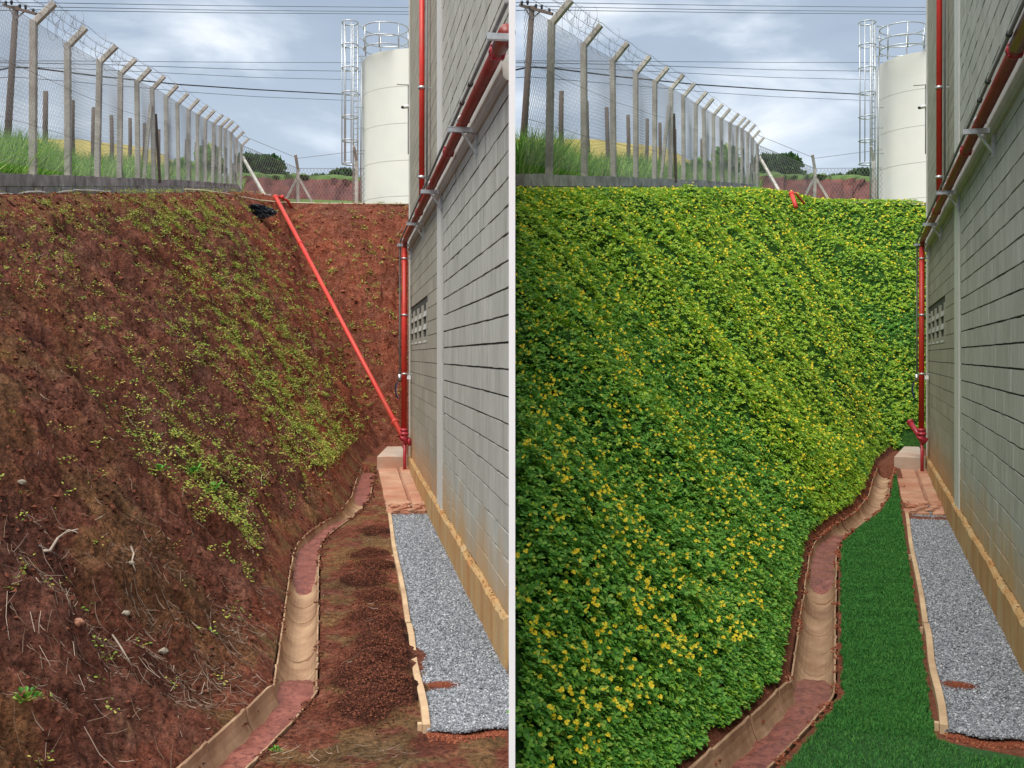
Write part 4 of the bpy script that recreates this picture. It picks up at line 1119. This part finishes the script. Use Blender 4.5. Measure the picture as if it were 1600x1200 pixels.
    u = c[0]+r.normal(0, .05, N)-.0; v = c[1]+r.normal(0, .035, N); P = W(S, np.stack([u, v, np.full(N, z0+.010)+r.uniform(0, .006, N)], 1)); Vv, Ff = stones(P, r.uniform(.002, .006, N), .8, 2)
    tag(link('spilt_soil', big_mesh('spilt_soil', Vv-P[0], Ff, M_bright), None, P[0]), 'small spill of red soil over the gravel by the near board of the %s plot' % wh, None, None, 'stuff')
for S in (BARE, PLANT): strip_things(S)

# ------------------------------------------------------------------ trees, bushes and tall grass behind the fence
def leaf_cloud(n, cen, rad, size, seed, lobes=7, flat=.75):
    r = np.random.default_rng(seed); cen = np.array(cen)
    lc = cen+r.normal(0, 1, (lobes, 3))*np.array(rad)*.45; lr = r.uniform(.35, .65, lobes)
    k = r.integers(0, lobes, n); d = r.normal(0, 1, (n, 3)); d /= np.linalg.norm(d, axis=1, keepdims=True)
    P = lc[k]+d*(np.array(rad)*lr[k][:, None])*r.uniform(.6, 1.05, (n, 1))
    D = d+r.normal(0, .7, (n, 3)); D /= np.linalg.norm(D, axis=1, keepdims=True)
    Nn = np.cross(D, r.normal(0, 1, (n, 3))); Nn /= np.linalg.norm(Nn, axis=1, keepdims=True)
    return leaflets(P, D, Nn, size*r.uniform(.7, 1.3, n), size*.6*r.uniform(.7, 1.3, n))
def tree(S, x, ytop, ybase, Y, wpx, label, seed, n=4000, leaf=.5, flat=.8, mat=None):
    c = hY(S, x, (ytop+ybase)/2, Y); wr = wpx/F*Y; hr = (ybase-ytop)/F*Y/2
    base = hY(S, x, ybase+8, Y)
    o = empty('tree', W(S, base)[0], label, 'tree')
    m = MB(); top = c; lim = [base, base*.5+top*.5+(.1, 0, 0), top]; m.tube(lim, [wr*.07+.05, wr*.05+.03, .03], 8)
    r = np.random.default_rng(seed)
    for k in range(6):
        q = top+r.normal(0, 1, 3)*np.array([wr*.5, wr*.4, hr*.5]); m.tube([base*.5+top*.5, q*.6+top*.4-(0, 0, hr*.1), q], [wr*.03+.02, wr*.02+.015, .015], 5)
    m.build('trunk', M_wood_dark, o, S)
    V, Fs = leaf_cloud(n, c, (wr*.9, wr*.7, hr*.95), leaf, seed, 9)
    me = big_mesh('crown', W(S, V)-OR[o.name], Fs, mat or M_tree); link('crown', me, o)
for S in (BARE, PLANT):
    wh = WHERE[S]
    tree(S, 398, 252, 282, 118, 28, 'broad dark green tree left of the far fence behind %s' % wh, 4, 5000, .7)
    tree(S, 425, 262, 282, 122, 18, 'lower dark green tree sloping down beside the broad one behind %s' % wh, 5, 3000, .7)
    tree(S, 536, 270, 288, 112, 15, 'small round green tree left of the white tank behind %s' % wh, 6, 2500, .6)
    tree(S, 500, 277, 288, 116, 18, 'low bushy green tree on the bank top behind %s' % wh, 8, 1500, .5)
    tree(S, 331, 222, 290, 62, 22, 'sparse light green sapling seen through the concrete posts above %s' % wh, 7, 700, .5, mat=M_tall)
    tree(S, 287, 262, 292, 66, 26, 'low green bush seen through the middle of the fence above %s' % wh, 9, 1500, .4, mat=M_tall)
def tall_grass(S):
    r = np.random.default_rng(20); N = 30000
    x = r.uniform(-60, 378, N)**1.0; uoff = -.35-r.uniform(0, 1, N)**1.4*5.5
    P = []; Hs = []; 
    dense = np.interp(x, [-60, 20, 60, 110, 200, 260, 378], [1, 1, .9, .75, .7, .5, .35])
    keep = r.uniform(0, 1, N) < dense; x = x[keep]; uoff = uoff[keep]; n = len(x)
    X = S.off+S.k*x; a = np.arctan((X-800)/F); p = a-S.th; u = S.uf+uoff; v = u/np.tan(p); 
    ok = (v > 8) & (v < 75); u, v, x = u[ok], v[ok], x[ok]
    Xw = u*S.c+v*S.s; ok = Xw*S.sign > .02; u, v, x = u[ok], v[ok], x[ok]; n = len(u)
    z = zplat(S, u, v)-.1
    # height target from silhouette
    ytop = np.interp(x, [-60, 0, 40, 58, 75, 120, 200, 240, 378], [190, 188, 195, 200, 222, 232, 232, 245, 268])+8*(vnoise(x/9, x*0, 3)-.5)
    _, Y = pxx(S, u, v); ht = np.clip((HY-ytop)/F*Y-z, .25, 2.6)*r.uniform(.45, 1.0, n)
    D = np.stack([r.normal(0, .22, n), r.normal(0, .22, n), np.ones(n)], 1); D /= np.linalg.norm(D, axis=1, keepdims=True)
    V, Fs = blades(W(S, np.stack([u, v, z], 1)), D, ht, .011+.0006*Y, .45, 3)
    me = big_mesh('tall_grass', V, Fs, M_tall); tag(link('tall_grass', me), 'tall green grass growing behind the fence above %s' % WHERE[S], None, None, 'stuff')
for S in (BARE, PLANT): tall_grass(S)

# ------------------------------------------------------------------ points on the slope
def slope_points(S, n, v0, v1, pw, seed, back=True):
    """random ground points on side and back slopes; density falls with distance by power pw"""
    r = np.random.default_rng(seed)
    q = r.uniform(0, 1, n)
    if abs(pw-1) < 1e-3: v = v0*(v1/v0)**q
    else: v = (v0**(1-pw)+q*(v1**(1-pw)-v0**(1-pw)))**(1/(1-pw))
    u = r.uniform(-5.25, 2.0, n)
    return u, v
def surf(S, u, v):
    h, t, bk, pl, d, ins = full_height(S, u, v); e = .03
    hx = full_height(S, u+e, v)[0]; hy_ = full_height(S, u, v+e)[0]
    N = np.stack([-(hx-h)/e, -(hy_-h)/e, np.ones_like(h)], 1); N /= np.linalg.norm(N, axis=1, keepdims=True)
    return h, t, bk, pl, d, N
def inframe(S, u, v, z, m=25):
    x, Y = pxx(S, u, v); y = HY-F*z/Y
    Xi = S.off+S.k*x
    ok = ((Xi < 799) if S.sign < 0 else (Xi > 801)) & ((u*S.c+v*S.s)*S.sign > .034)
    return ok & (x > -140) & (x < 830) & (y < 1300), x, y, Y

# flowering ground cover of the planted plot
def cover():
    S = PLANT
    n = 420000; u, v = slope_points(S, n, 3.6, 31.5, 1.5, 31)
    h, t, bk, pl, d, N = surf(S, u, v); ok, x, y, Y = inframe(S, u, v, h)
    edge = (vnoise(u*5, v*5, 12)-.5)*.10
    toe = d > HALF+.0+edge+.09*sstep(v, 11, 7)
    keep = ok & ((t > .015) | bk) & toe & ((v < VB1+.6) | (t > 1)) & (t < 1.10) & ((u < S.Uw-.05) | (v > S.corner))
    keep &= ~((v > 19) & (v < 23) & (u > .5))
    vbar = ((x > 600) & (y > 672)); keep &= ~vbar
    u, v, h, N, x, y, Y, t, bk = [q[keep] for q in (u, v, h, N, x, y, Y, t, bk)]
    n = len(u); r = np.random.default_rng(32)
    lift = .015+(.09*r.uniform(0, 1, n)**1.2+.05*(fbm(u*6, v*6, 90, 3)-.4))*np.where(bk, 1, .25+.75*sstep(t, .0, .12))
    Pl = np.stack([u, v, h], 1)+N*lift[:, None]
    up = N*.75+np.array([0, 0, .55])+r.normal(0, .28, (n, 3)); up /= np.linalg.norm(up, axis=1, keepdims=True)
    a0 = r.uniform(0, 6.28, n); ref = np.cross(up, np.array([1., 0, 0])); ref /= np.linalg.norm(ref, axis=1, keepdims=True); ref2 = np.cross(up, ref)
    size = (.026+.00060*Y)*r.uniform(.6, 1.4, n)
    Vs = []; Fs = []; nv = 0; idx = []
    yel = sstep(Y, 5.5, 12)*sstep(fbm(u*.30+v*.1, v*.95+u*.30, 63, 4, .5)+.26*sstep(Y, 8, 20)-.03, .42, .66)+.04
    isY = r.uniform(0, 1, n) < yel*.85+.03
    for k in range(4):
        a = a0+[.55, -.55, .55+math.pi*.62, -.55-math.pi*.62][k]
        D = ref*np.cos(a)[:, None]+ref2*np.sin(a)[:, None]; D = D+up*r.uniform(.0, .35, (n, 1)); D /= np.linalg.norm(D, axis=1, keepdims=True)
        Nn = up-D*np.sum(up*D, 1, keepdims=True); Nn /= np.linalg.norm(Nn, axis=1, keepdims=True)
        V, F_ = leaflets(Pl, D, Nn, size*r.uniform(.85, 1.2, n), size*.62, .16)
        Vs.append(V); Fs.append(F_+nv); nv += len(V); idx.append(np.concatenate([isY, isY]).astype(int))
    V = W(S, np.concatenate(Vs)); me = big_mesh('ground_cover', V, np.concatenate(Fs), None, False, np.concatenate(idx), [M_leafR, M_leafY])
    tag(link('ground_cover', me), 'dense mat of small green leaves covering the right hand bank', None, None, 'stuff')
    print('cover clusters', n)
    # flowers
    n = 70000; u, v = slope_points(S, n, 3.8, 31, 1.25, 41)
    h, t, bk, pl, d, N = surf(S, u, v); ok, x, y, Y = inframe(S, u, v, h)
    clus = fbm(u*3.2, v*3.2, 95, 3); streak = fbm(u*.30+v*.1, v*.95+u*.30, 63, 4, .5)
    pr = (.42+.58*sstep(clus*.7+streak*.25, .38, .66))*np.interp(Y, [4, 8, 14, 30], [.80, .62, .52, .60])*.66
    keep = ok & ((t > .05) | bk) & (d > HALF+.3) & (v < VB1) & (t < 1.03) & (np.random.default_rng(5).uniform(0, 1, n) < pr) & ~((x > 596) & (y > 660)) & ((u < S.Uw-.05) | (v > S.corner))
    u, v, h, N, Y = [q[keep] for q in (u, v, h, N, Y)]; n = len(u); r = np.random.default_rng(42)
    P = np.stack([u, v, h], 1)+N*(.10+.04*r.uniform(0, 1, (n, 1)))
    size = (.0100+.00040*Y)*r.uniform(.75, 1.25, n)
    Vs = []; Fs = []; nv = 0
    face = N*.5+np.array([0, -.8, .5])+r.normal(0, .45, (n, 3)); face /= np.linalg.norm(face, axis=1, keepdims=True)
    ref = np.cross(face, np.array([0, 0, 1.])); ref /= np.linalg.norm(ref, axis=1, keepdims=True); ref2 = np.cross(face, ref)
    for k in range(3):
        a = k*2.094+r.normal(0, .2, n); D = ref*np.cos(a)[:, None]+ref2*np.sin(a)[:, None]+face*.25; D /= np.linalg.norm(D, axis=1, keepdims=True)
        Nn = face-D*np.sum(face*D, 1, keepdims=True); Nn /= np.linalg.norm(Nn, axis=1, keepdims=True)
        V, F_ = leaflets(P, D, Nn, size*1.15, size*1.35, .2); Vs.append(V); Fs.append(F_+nv); nv += len(V)
    me = big_mesh('yellow_flowers', W(S, np.concatenate(Vs)), np.concatenate(Fs), M_flower); tag(link('yellow_flowers', me), 'many small yellow flowers dotted over the green bank', None, None, 'stuff')
    print('flowers', n)
cover()

# lawn of the planted plot
def lawn():
    S = PLANT; r = np.random.default_rng(50); N = 330000
    q = r.uniform(0, 1, N); v = 3.4*(21.0/3.4)**(q**.92)
    P = S.path; uc = np.interp(v, P[:, 1], P[:, 0])+HALF+.07
    xr = {'px': [(590, 738), (601, 790), (610, 845), (632, 975), (655, 1140), (660, 1152)]}
    B = np.array([hz(S, x-2, y, -2.28) for x, y in xr['px']]); ub = np.interp(v, B[::-1, 1], B[::-1, 0])
    ub = np.where(v < B[-1, 1]-.02, 1.9, ub)
    # stop the turf edge where the gravel strip ends
    nearv = B[-1, 1]
    ub = np.where((v < nearv) & (v > nearv-.12), ub, ub)
    lo = np.interp(v, [3, 6.5, 9, 15, 21], [.05, -.03, -.05, -.05, -.05])
    u = uc+lo+(ub-uc-lo)*r.uniform(0, 1, N)
    keep = (ub-uc-lo > .03)
    endv = np.interp(u, [B[-1, 0], B[-1, 0]+.12, 2], [nearv+.04, nearv-.20, nearv-.38]); keep &= ~((u > B[-1, 0]-.01) & (v > endv) & (v < nearv+.5))
    fr = vnoise(u*14, v*14, 3)*.05; keep &= (u-uc-lo > fr*.8) & (ub-u > fr*.7)
    u, v = u[keep], v[keep]; h = full_height(S, u, v)[0]; n = len(u)
    zc = h; _, Y = pxx(S, u, v)
    D = np.stack([r.normal(0, .35, n), r.normal(0, .35, n), np.ones(n)], 1); D /= np.linalg.norm(D, axis=1, keepdims=True)
    V, Fs = blades(W(S, np.stack([u, v, zc-.004], 1)), D, r.uniform(.022, .042, n), .0022+.0004*Y, .5, 8)
    me = big_mesh('lawn', V, Fs, M_turf); tag(link('lawn', me), 'strip of short dense green turf between the drain and the gravel', None, None, 'stuff')
    # thin green mat below the blades
    vs = np.linspace(3.4, 20.6, 260); V = []; K = 14; rr = np.random.default_rng(3)
    for v_ in vs:
        a = np.interp(v_, P[:, 1], P[:, 0])+HALF+.07+np.interp(v_, [3, 6.5, 9, 15, 21], [.07, .0, -.03, -.02, -.02])
        b = np.interp(v_, B[::-1, 1], B[::-1, 0])-.03 if v_ > nearv-.03 else np.interp(v_, [nearv-.40, nearv-.03], [1.8, B[-1, 0]-.03])
        b = max(b, a+.01)
        for k in range(K): V.append((a+(b-a)*k/(K-1), v_, 0))
    V = np.array(V); V[:, 2] = full_height(S, V[:, 0], V[:, 1])[0]+.009
    i = np.arange(len(V)).reshape(-1, K); Fa = np.stack([i[:-1, :-1], i[:-1, 1:], i[1:, 1:], i[1:, :-1]], -1).reshape(-1, 4)
    me = big_mesh('turf_mat', W(S, V), Fa, M_grass_under, True); tag(link('turf_ground', me), 'dark green mat under the turf', None, None, 'structure')
lawn()

# bare plot: seedlings, clods, twigs
def seed_density(x, y):
    band = 0
    for (cx, cy, sx, sy, w_) in [(250, 330, 70, 35, .9), (330, 360, 60, 50, 1.0), (370, 430, 55, 60, 1.1), (410, 520, 50, 70, 1.2), (450, 600, 45, 60, 1.1), (480, 690, 50, 40, 1.2), (530, 700, 30, 35, 1.0), (330, 500, 60, 90, .45), (270, 440, 60, 80, .35), (150, 350, 110, 40, .35), (60, 400, 60, 60, .30), (180, 520, 60, 60, .22),
                                 (225, 620, 45, 60, .35), (270, 690, 45, 40, .6), (330, 740, 40, 45, .8), (350, 800, 40, 40, .7), (380, 850, 25, 25, .4), (420, 740, 60, 50, .45), (300, 610, 90, 50, .25), (40, 440, 60, 20, .2), (520, 560, 60, 140, .25), (560, 430, 100, 120, .28), (380, 880, 20, 20, .3), (500, 640, 40, 60, .4)]:
        band = band+w_*np.exp(-((x-cx)/sx)**2-((y-cy)/sy)**2)
    return band+.012
def seedlings():
    S = BARE; n = 150000; u, v = slope_points(S, n, 4.2, 31, 1.5, 61)
    h, t, bk, pl, d, N = surf(S, u, v); ok, x, y, Y = inframe(S, u, v, h)
    r = np.random.default_rng(62)
    cl = .22+.8*sstep(fbm(u*4.5, v*4.5, 99, 3, .6), .46, .64)
    dens = seed_density(x, y)*cl*np.interp(Y, [5, 10, 20, 30], [.7, .6, .66, .70])*1.05
    keep = ok & ((t > .06) | bk) & (t < 1.04) & (d > HALF+.1) & (v < VB1+.2) & (r.uniform(0, 1, n) < dens) & ((u < S.Uw-.1) | (v > S.corner)) & ~((x > 585) & (y > 660))
    u, v, h, N, Y = [q[keep] for q in (u, v, h, N, Y)]; n = len(u); print('seedlings', n)
    Vs = []; Fs = []; nv = 0
    nl = 9
    size = (.018+.0009*Y)*r.uniform(.7, 1.35, n); spread = .035+.03*r.uniform(0, 1, n)
    for k in range(nl):
        up = N*.5+np.array([0, 0, .8])+r.normal(0, .3, (n, 3)); up /= np.linalg.norm(up, axis=1, keepdims=True)
        a = r.uniform(0, 6.28, n); ref = np.cross(up, np.array([1., 0, 0])); ref /= np.linalg.norm(ref, axis=1, keepdims=True); ref2 = np.cross(up, ref)
        D = ref*np.cos(a)[:, None]+ref2*np.sin(a)[:, None]
        P = np.stack([u, v, h], 1)+N*(.015+.06*r.uniform(0, 1, (n, 1)))+D*(spread*r.uniform(0, 1.2, n))[:, None]
        P[:, 2] -= 0
        V, F_ = leaflets(P, D, up, size*r.uniform(.7, 1.2, n), size*.6, .2); Vs.append(V); Fs.append(F_+nv); nv += len(V)
    me = big_mesh('seedlings', W(S, np.concatenate(Vs)), np.concatenate(Fs), M_leafL); tag(link('seedlings', me), 'scattered yellow green seedlings creeping over the bare red bank', None, None, 'stuff')
    # thin trailing stems beneath them
    k = np.random.default_rng(1).choice(n, min(n, 1500), replace=False); m = MB()
    Vs = []; Fs = []
    P0 = np.stack([u, v, h], 1)[k]+N[k]*.012; D = np.stack([r.normal(.35, .6, len(k)), r.normal(0, .6, len(k)), np.zeros(len(k))], 1); ln = r.uniform(.06, .26, len(k))
    P1 = P0+D*ln[:, None]; P1[:, 2] = full_height(S, P1[:, 0], P1[:, 1])[0]+.02
    V, F_ = sticks(P0, P1, .0022+.00010*Y[k]); me = big_mesh('trailing_stems', W(S, V), F_, M_twig); tag(link('trailing_stems', me), 'thin trailing stems among the seedlings', None, None, 'stuff')
def sticks(P0, P1, r):
    D = P1-P0; D /= np.linalg.norm(D, axis=1, keepdims=True)+1e-9
    A = np.cross(D, np.array([.3, .2, .9])); A /= np.linalg.norm(A, axis=1, keepdims=True); B = np.cross(D, A)
    r = np.broadcast_to(np.asarray(r), (len(P0),))[:, None]; Vs = []
    Mid = (P0+P1)/2+B*np.linalg.norm(P1-P0, axis=1, keepdims=True)*.07
    for P, q in ((P0, 1.), (Mid, .9), (P1, .4)):
        for k in range(3): Vs.append(P+(A*math.cos(k*2.094)+B*math.sin(k*2.094))*r*q)
    V = np.stack(Vs, 1).reshape(-1, 3); i = (np.arange(len(P0))*9)[:, None]
    Fs = [i+np.array([[j*3+k, j*3+(k+1) % 3, j*3+3+(k+1) % 3, j*3+3+k]]) for j in range(2) for k in range(3)]
    return V, np.concatenate(Fs)
seedlings()
def litter():
    S = BARE; r = np.random.default_rng(71)
    # clods over the bank
    n = 90000; u, v = slope_points(S, n, 4, 31, 1.6, 72); h, t, bk, pl, d, N = surf(S, u, v); ok, x, y, Y = inframe(S, u, v, h)
    keep = ok & (((t > .03) & (t < 1.05)) | bk) & (d > HALF+.02) & (v < VB1) & (r.uniform(0, 1, n) < .25+.9*sstep(vnoise(u*2, v*2, 3), .45, .7))
    redm = (x+(y-500)*-.30 > 410) | bk
    for nm, mk, mat, lab in (('soil_clods', keep & ~redm, M_clod, 'loose brown crumbs of earth over the left bank'), ('red_clods', keep & redm, M_bright, 'loose red crumbs of earth over the newer cut')):
        P = W(S, np.stack([u, v, h+.002], 1)[mk]); sz = (.0045+.0008*Y[mk])*(.6+2.2*r.uniform(0, 1, mk.sum())**4)
        V, F_ = stones(P, sz, .8, 3); tag(link(nm, big_mesh(nm, V, F_, mat)), lab, None, None, 'stuff')
    # crumbs of the heaps and of the floor
    Ps = []; Sz = []
    for (hx, hy, rr, hh) in HEAPS:
        c = hz(S, hx, hy, -2.28); k = int(4200*rr/.22); uu = c[0]+r.normal(0, rr*.55, k); vv = c[1]+r.normal(0, rr*.85, k)
        Ps.append(np.stack([uu, vv], 1)); Sz.append(.0028+.009*r.uniform(0, 1, k)**4)
    uv = np.concatenate(Ps); sz = np.concatenate(Sz); ueB = np.interp(uv[:, 1], [6, 9.5, 16.5], [hz(S, 662, 1146, -2.27)[0]-.03, hz(S, 632, 978, -2.27)[0]-.03, hz(S, 601, 795, -2.27)[0]-.03])
    dd = path_dist(S, uv[:, 0], uv[:, 1]); k = (uv[:, 0] < ueB) & (dd > HALF+.05); uv = uv[k]; sz = sz[k]
    z = full_height(S, uv[:, 0], uv[:, 1])[0]; P = W(S, np.stack([uv[:, 0], uv[:, 1], z+sz*.4], 1)); V, F_ = stones(P, sz, .85, 4)
    tag(link('loose_soil', big_mesh('loose_soil', V, F_, M_clod)), 'dark crumbly soil heaps between drain and timber board', None, None, 'stuff')
    # dry twigs
    P0 = []; P1 = []; rad = []
    for (cx, cy, sx, sy, k, dirx) in [(215, 870, 30, 35, 120, .2), (250, 930, 55, 35, 130, .5), (110, 940, 50, 40, 170, .9), (150, 1000, 60, 40, 150, .8), (320, 1010, 60, 40, 200, .4), (380, 960, 45, 40, 170, .8), (330, 1080, 60, 30, 120, .3), (120, 1100, 110, 60, 150, .6), (180, 770, 160, 60, 120, .9), (60, 860, 60, 50, 70, .8), (200, 600, 200, 120, 160, .9), (520, 1190, 80, 14, 60, .4), (560, 940, 40, 90, 40, .2)]:
        for _ in range(k):
            x = r.normal(cx, sx); y = r.normal(cy, sy)
            if r.uniform() < .1: continue
            if x < -20 or x > 655 or y > 1260: continue
            # march the view ray down to the bank to find where this twig lies
            a, p, kk = ray(S, x, y); Yq = np.linspace(3.2, 24, 420); rr = Yq/math.cos(a); uu = rr*math.sin(p); vv = rr*math.cos(p)
            hh = height(S, uu, vv)[0]; below = np.nonzero(hh > kk*Yq)[0]
            if len(below) == 0: continue
            i = below[0]; c = np.array([uu[i], vv[i]])
            an = r.normal(0, .7)+ (0 if r.uniform() < dirx else r.uniform(0, 3.1)); ln = r.uniform(.03, .13)*(1 if r.uniform() < .88 else 2.2)
            dq = np.array([math.cos(an), math.sin(an)])*ln; P0.append(c-dq/2); P1.append(c+dq/2); rad.append(r.uniform(.0012, .0030)*(Yq[i]/8)**.5)
    P0 = np.array(P0); P1 = np.array(P1); z0 = full_height(S, P0[:, 0], P0[:, 1])[0]+r.uniform(.008, .03, len(P0)); z1 = full_height(S, P1[:, 0], P1[:, 1])[0]+r.uniform(.008, .05, len(P0))
    V, F_ = sticks(np.column_stack([P0, z0]), np.column_stack([P1, z1]), np.array(rad)*.9); tag(link('dry_twigs', big_mesh('dry_twigs', W(S, V), F_, M_twig)), 'pale dry twigs and straw strewn over the lower bare bank', None, None, 'stuff')
litter()
def land(S, x, y):
    a, p, kk = ray(S, x, y); Yq = np.linspace(3.2, 31, 1400); rr = Yq/math.cos(a); uu = rr*math.sin(p); vv = rr*math.cos(p)
    hh = full_height(S, uu, vv)[0]; b = np.nonzero(hh > kk*Yq)[0]
    i = b[0] if len(b) else -1; return np.array([uu[i], vv[i], hh[i]]), Yq[i]

# single rocks, a branch, a weed, the plastic heap, hoses on the edge
def details():
    S = BARE
    for x, y, r_, lab in [(256, 1022, 11, 'pale mossy rock at the foot of the bare slope'), (122, 985, 14, 'rusty orange rock among the twigs on the bare slope'), (197, 976, 9, 'pale square stone right of the rusty rock on the bare slope'), (34, 757, 9, 'flat whitish stone chip high at the left of the bare slope'), (205, 888, 7, 'small grey stone below the bundle of pale twigs')]:
        p, Y = land(S, x, y); rr = r_/F*Y*.62
        import bmesh
        bm = bmesh.new(); bmesh.ops.create_icosphere(bm, subdivisions=3, radius=1)
        V = np.array([v.co[:] for v in bm.verts]); Fs = [[v.index for v in f.verts] for f in bm.faces]; bm.free()
        q = 1+.5*(fbm(V[:, 0]*2+x, V[:, 1]*2+V[:, 2]*1.7, 7, 3)-.5)*1.6; V = V*q[:, None]*rr*np.array([1.1, .8, .75])
        m = MB(); m.add(V+p+(0, 0, rr*.3), Fs, False)
        tag(m.build('rock', M_rock if x != 122 else M_slab, None, S), lab, 'rock')
    for pts, rad, lab, mat in [([(68, 884), (78, 868), (90, 853), (104, 843), (122, 838)], .011, 'bare curved pale branch lying at the left of the bare slope', M_dead),
                          ([(60, 870), (78, 876), (98, 880)], .006, 'short dark stick under the curved branch', M_wood_dark),
                          ([(205, 862), (209, 875), (206, 888), (212, 900)], .008, 'upright pale forked root in the twig bundle', M_dead),
                          ([(176, 1000), (190, 1022), (203, 1045)], .007, 'thin pale stick slanting down the lower slope', M_dead)]:
        P = [];
        for x, y in pts: p, Y = land(S, x, y); P.append(p+(0, 0, .025))
        m = MB(); m.tube(P, np.linspace(rad, rad*.5, len(P)), 7)
        if rad > .01: m.tube([P[2], P[2]+(.06, .03, .05), P[2]+(.12, .02, .03)], rad*.4, 5)
        tag(m.build('branch', mat, None, S), lab, 'branch')
    # weeds
    for i, (x, y, s_, lab) in enumerate([(42, 1124, 20, 'small green leafy weed low at the left of the bare slope'), (302, 745, 16, 'bright green weed in the seedling patch at mid slope'), (330, 770, 16, 'bright green weed just below the mid slope patch'), (250, 738, 13, 'small green weed left of the mid slope patch'), (432, 1175, 9, 'tiny weed beside the near end of the drain')]):
        p, Y = land(S, x, y); R_ = s_/F*Y; r = np.random.default_rng(i); o = empty('weed', W(S, p)[0], lab, 'weed')
        n = 34; a = r.uniform(0, 6.28, n); el = r.uniform(.1, 1.1, n); D = np.stack([np.cos(a)*np.cos(el), np.sin(a)*np.cos(el), np.sin(el)], 1)
        P = p+D*R_*r.uniform(.2, .9, (n, 1)); Nn = np.cross(D, np.stack([-np.sin(a), np.cos(a), np.zeros(n)], 1)); V, F_ = leaflets(P, D, Nn, R_*.62*r.uniform(.6, 1.2, n), R_*.42*r.uniform(.7, 1.2, n), .15)
        me = big_mesh('leaves', W(S, V)-OR[o.name], F_, M_leafR if i else M_leafR); link('leaves', me, o)
        m = MB()
        for k in range(0, n, 3): m.tube([p, P[k]], R_*.025, 4)
        m.build('stem', M_leafL, o, S)
    # crumpled black plastic
    p, Y = land(S, 402, 333); N = 46; g = np.linspace(-1, 1, N); A, B = np.meshgrid(g, g); rr = np.hypot(A, B)
    wv = fbm(A*4, B*4, 3, 5, .65)-.5; hh = (1-np.clip(rr, 0, 1)**2)*.10+wv*.42*(1-.6*rr); edge = 1+.35*(fbm(A*2+5, B*2, 9, 3)-.5)
    msk = rr < 1.05
    V = np.stack([p[0]+A*.46*edge+B*.08, p[1]-.02+B*.16-hh*1.1-.05, p[2]+B*.20*edge+hh*.5+.02-A*.04], -1).reshape(-1, 3); i = np.arange(N*N).reshape(N, N); Fa = np.stack([i[:-1, :-1], i[:-1, 1:], i[1:, 1:], i[1:, :-1]], -1).reshape(-1, 4)
    Fa = Fa[msk.reshape(-1)[Fa].all(1)]
    V = W(S, V); org = V.mean(0); tag(link('plastic_sheet', big_mesh('plastic_sheet', V-org, Fa, M_black), None, org), 'crumpled heap of black plastic sheeting near the top of the bare slope', 'plastic sheet')
    # block under the strut
    for S in (BARE, PLANT):
        vv = 30.4; m = MB(); a = hv(S, 403, 300, vv); b = hv(S, 424, 311, vv); m.bar((a[0], vv, b[2]+.02), (b[0], vv, b[2]+.02), .22, .2)
        tag(m.build('concrete_block', M_block_wall, None, S), 'loose grey concrete block by the strut foot above %s' % WHERE[S], 'block')
        pts = [(290, 297), (320, 299), (350, 303), (378, 309), (405, 314), (440, 317.5), (500, 319), (560, 319.5), (640, 320)]
        if S is PLANT: pts = [(x, y-1.5) for x, y in pts if x > 470]
        P = []
        for x, y in pts:
            v_ = np.interp(x, [290, 440, 640], [24.2, 29.7, 30.0]); P.append(hv(S, x, y-1, v_))
        m = MB(); m.tube(P, .022, 7); tag(m.build('hose', M_hose, None, S), 'pale hose lying along the upper edge of %s' % WHERE[S], 'hose')
    S = BARE
    for pts, lab in (([(-30, 305), (8, 303), (22, 304)], 'short white cord at the far left under the low wall'), ([(28, 304), (45, 300), (62, 299.5), (70, 301)], 'white cord lying under the first fence post'), ([(84, 303), (98, 299.5), (113, 298.5)], 'white cord lying under the second fence post'), ([(115, 297), (150, 298), (172, 300)], 'thin white cord left of the third fence post')):
        P = [hu(S, x, y, S.uf+.16) for x, y in pts]; m = MB(); m.tube(P, .022, 6); tag(m.build('cord', M_cord, None, S), lab, 'cord')
details()
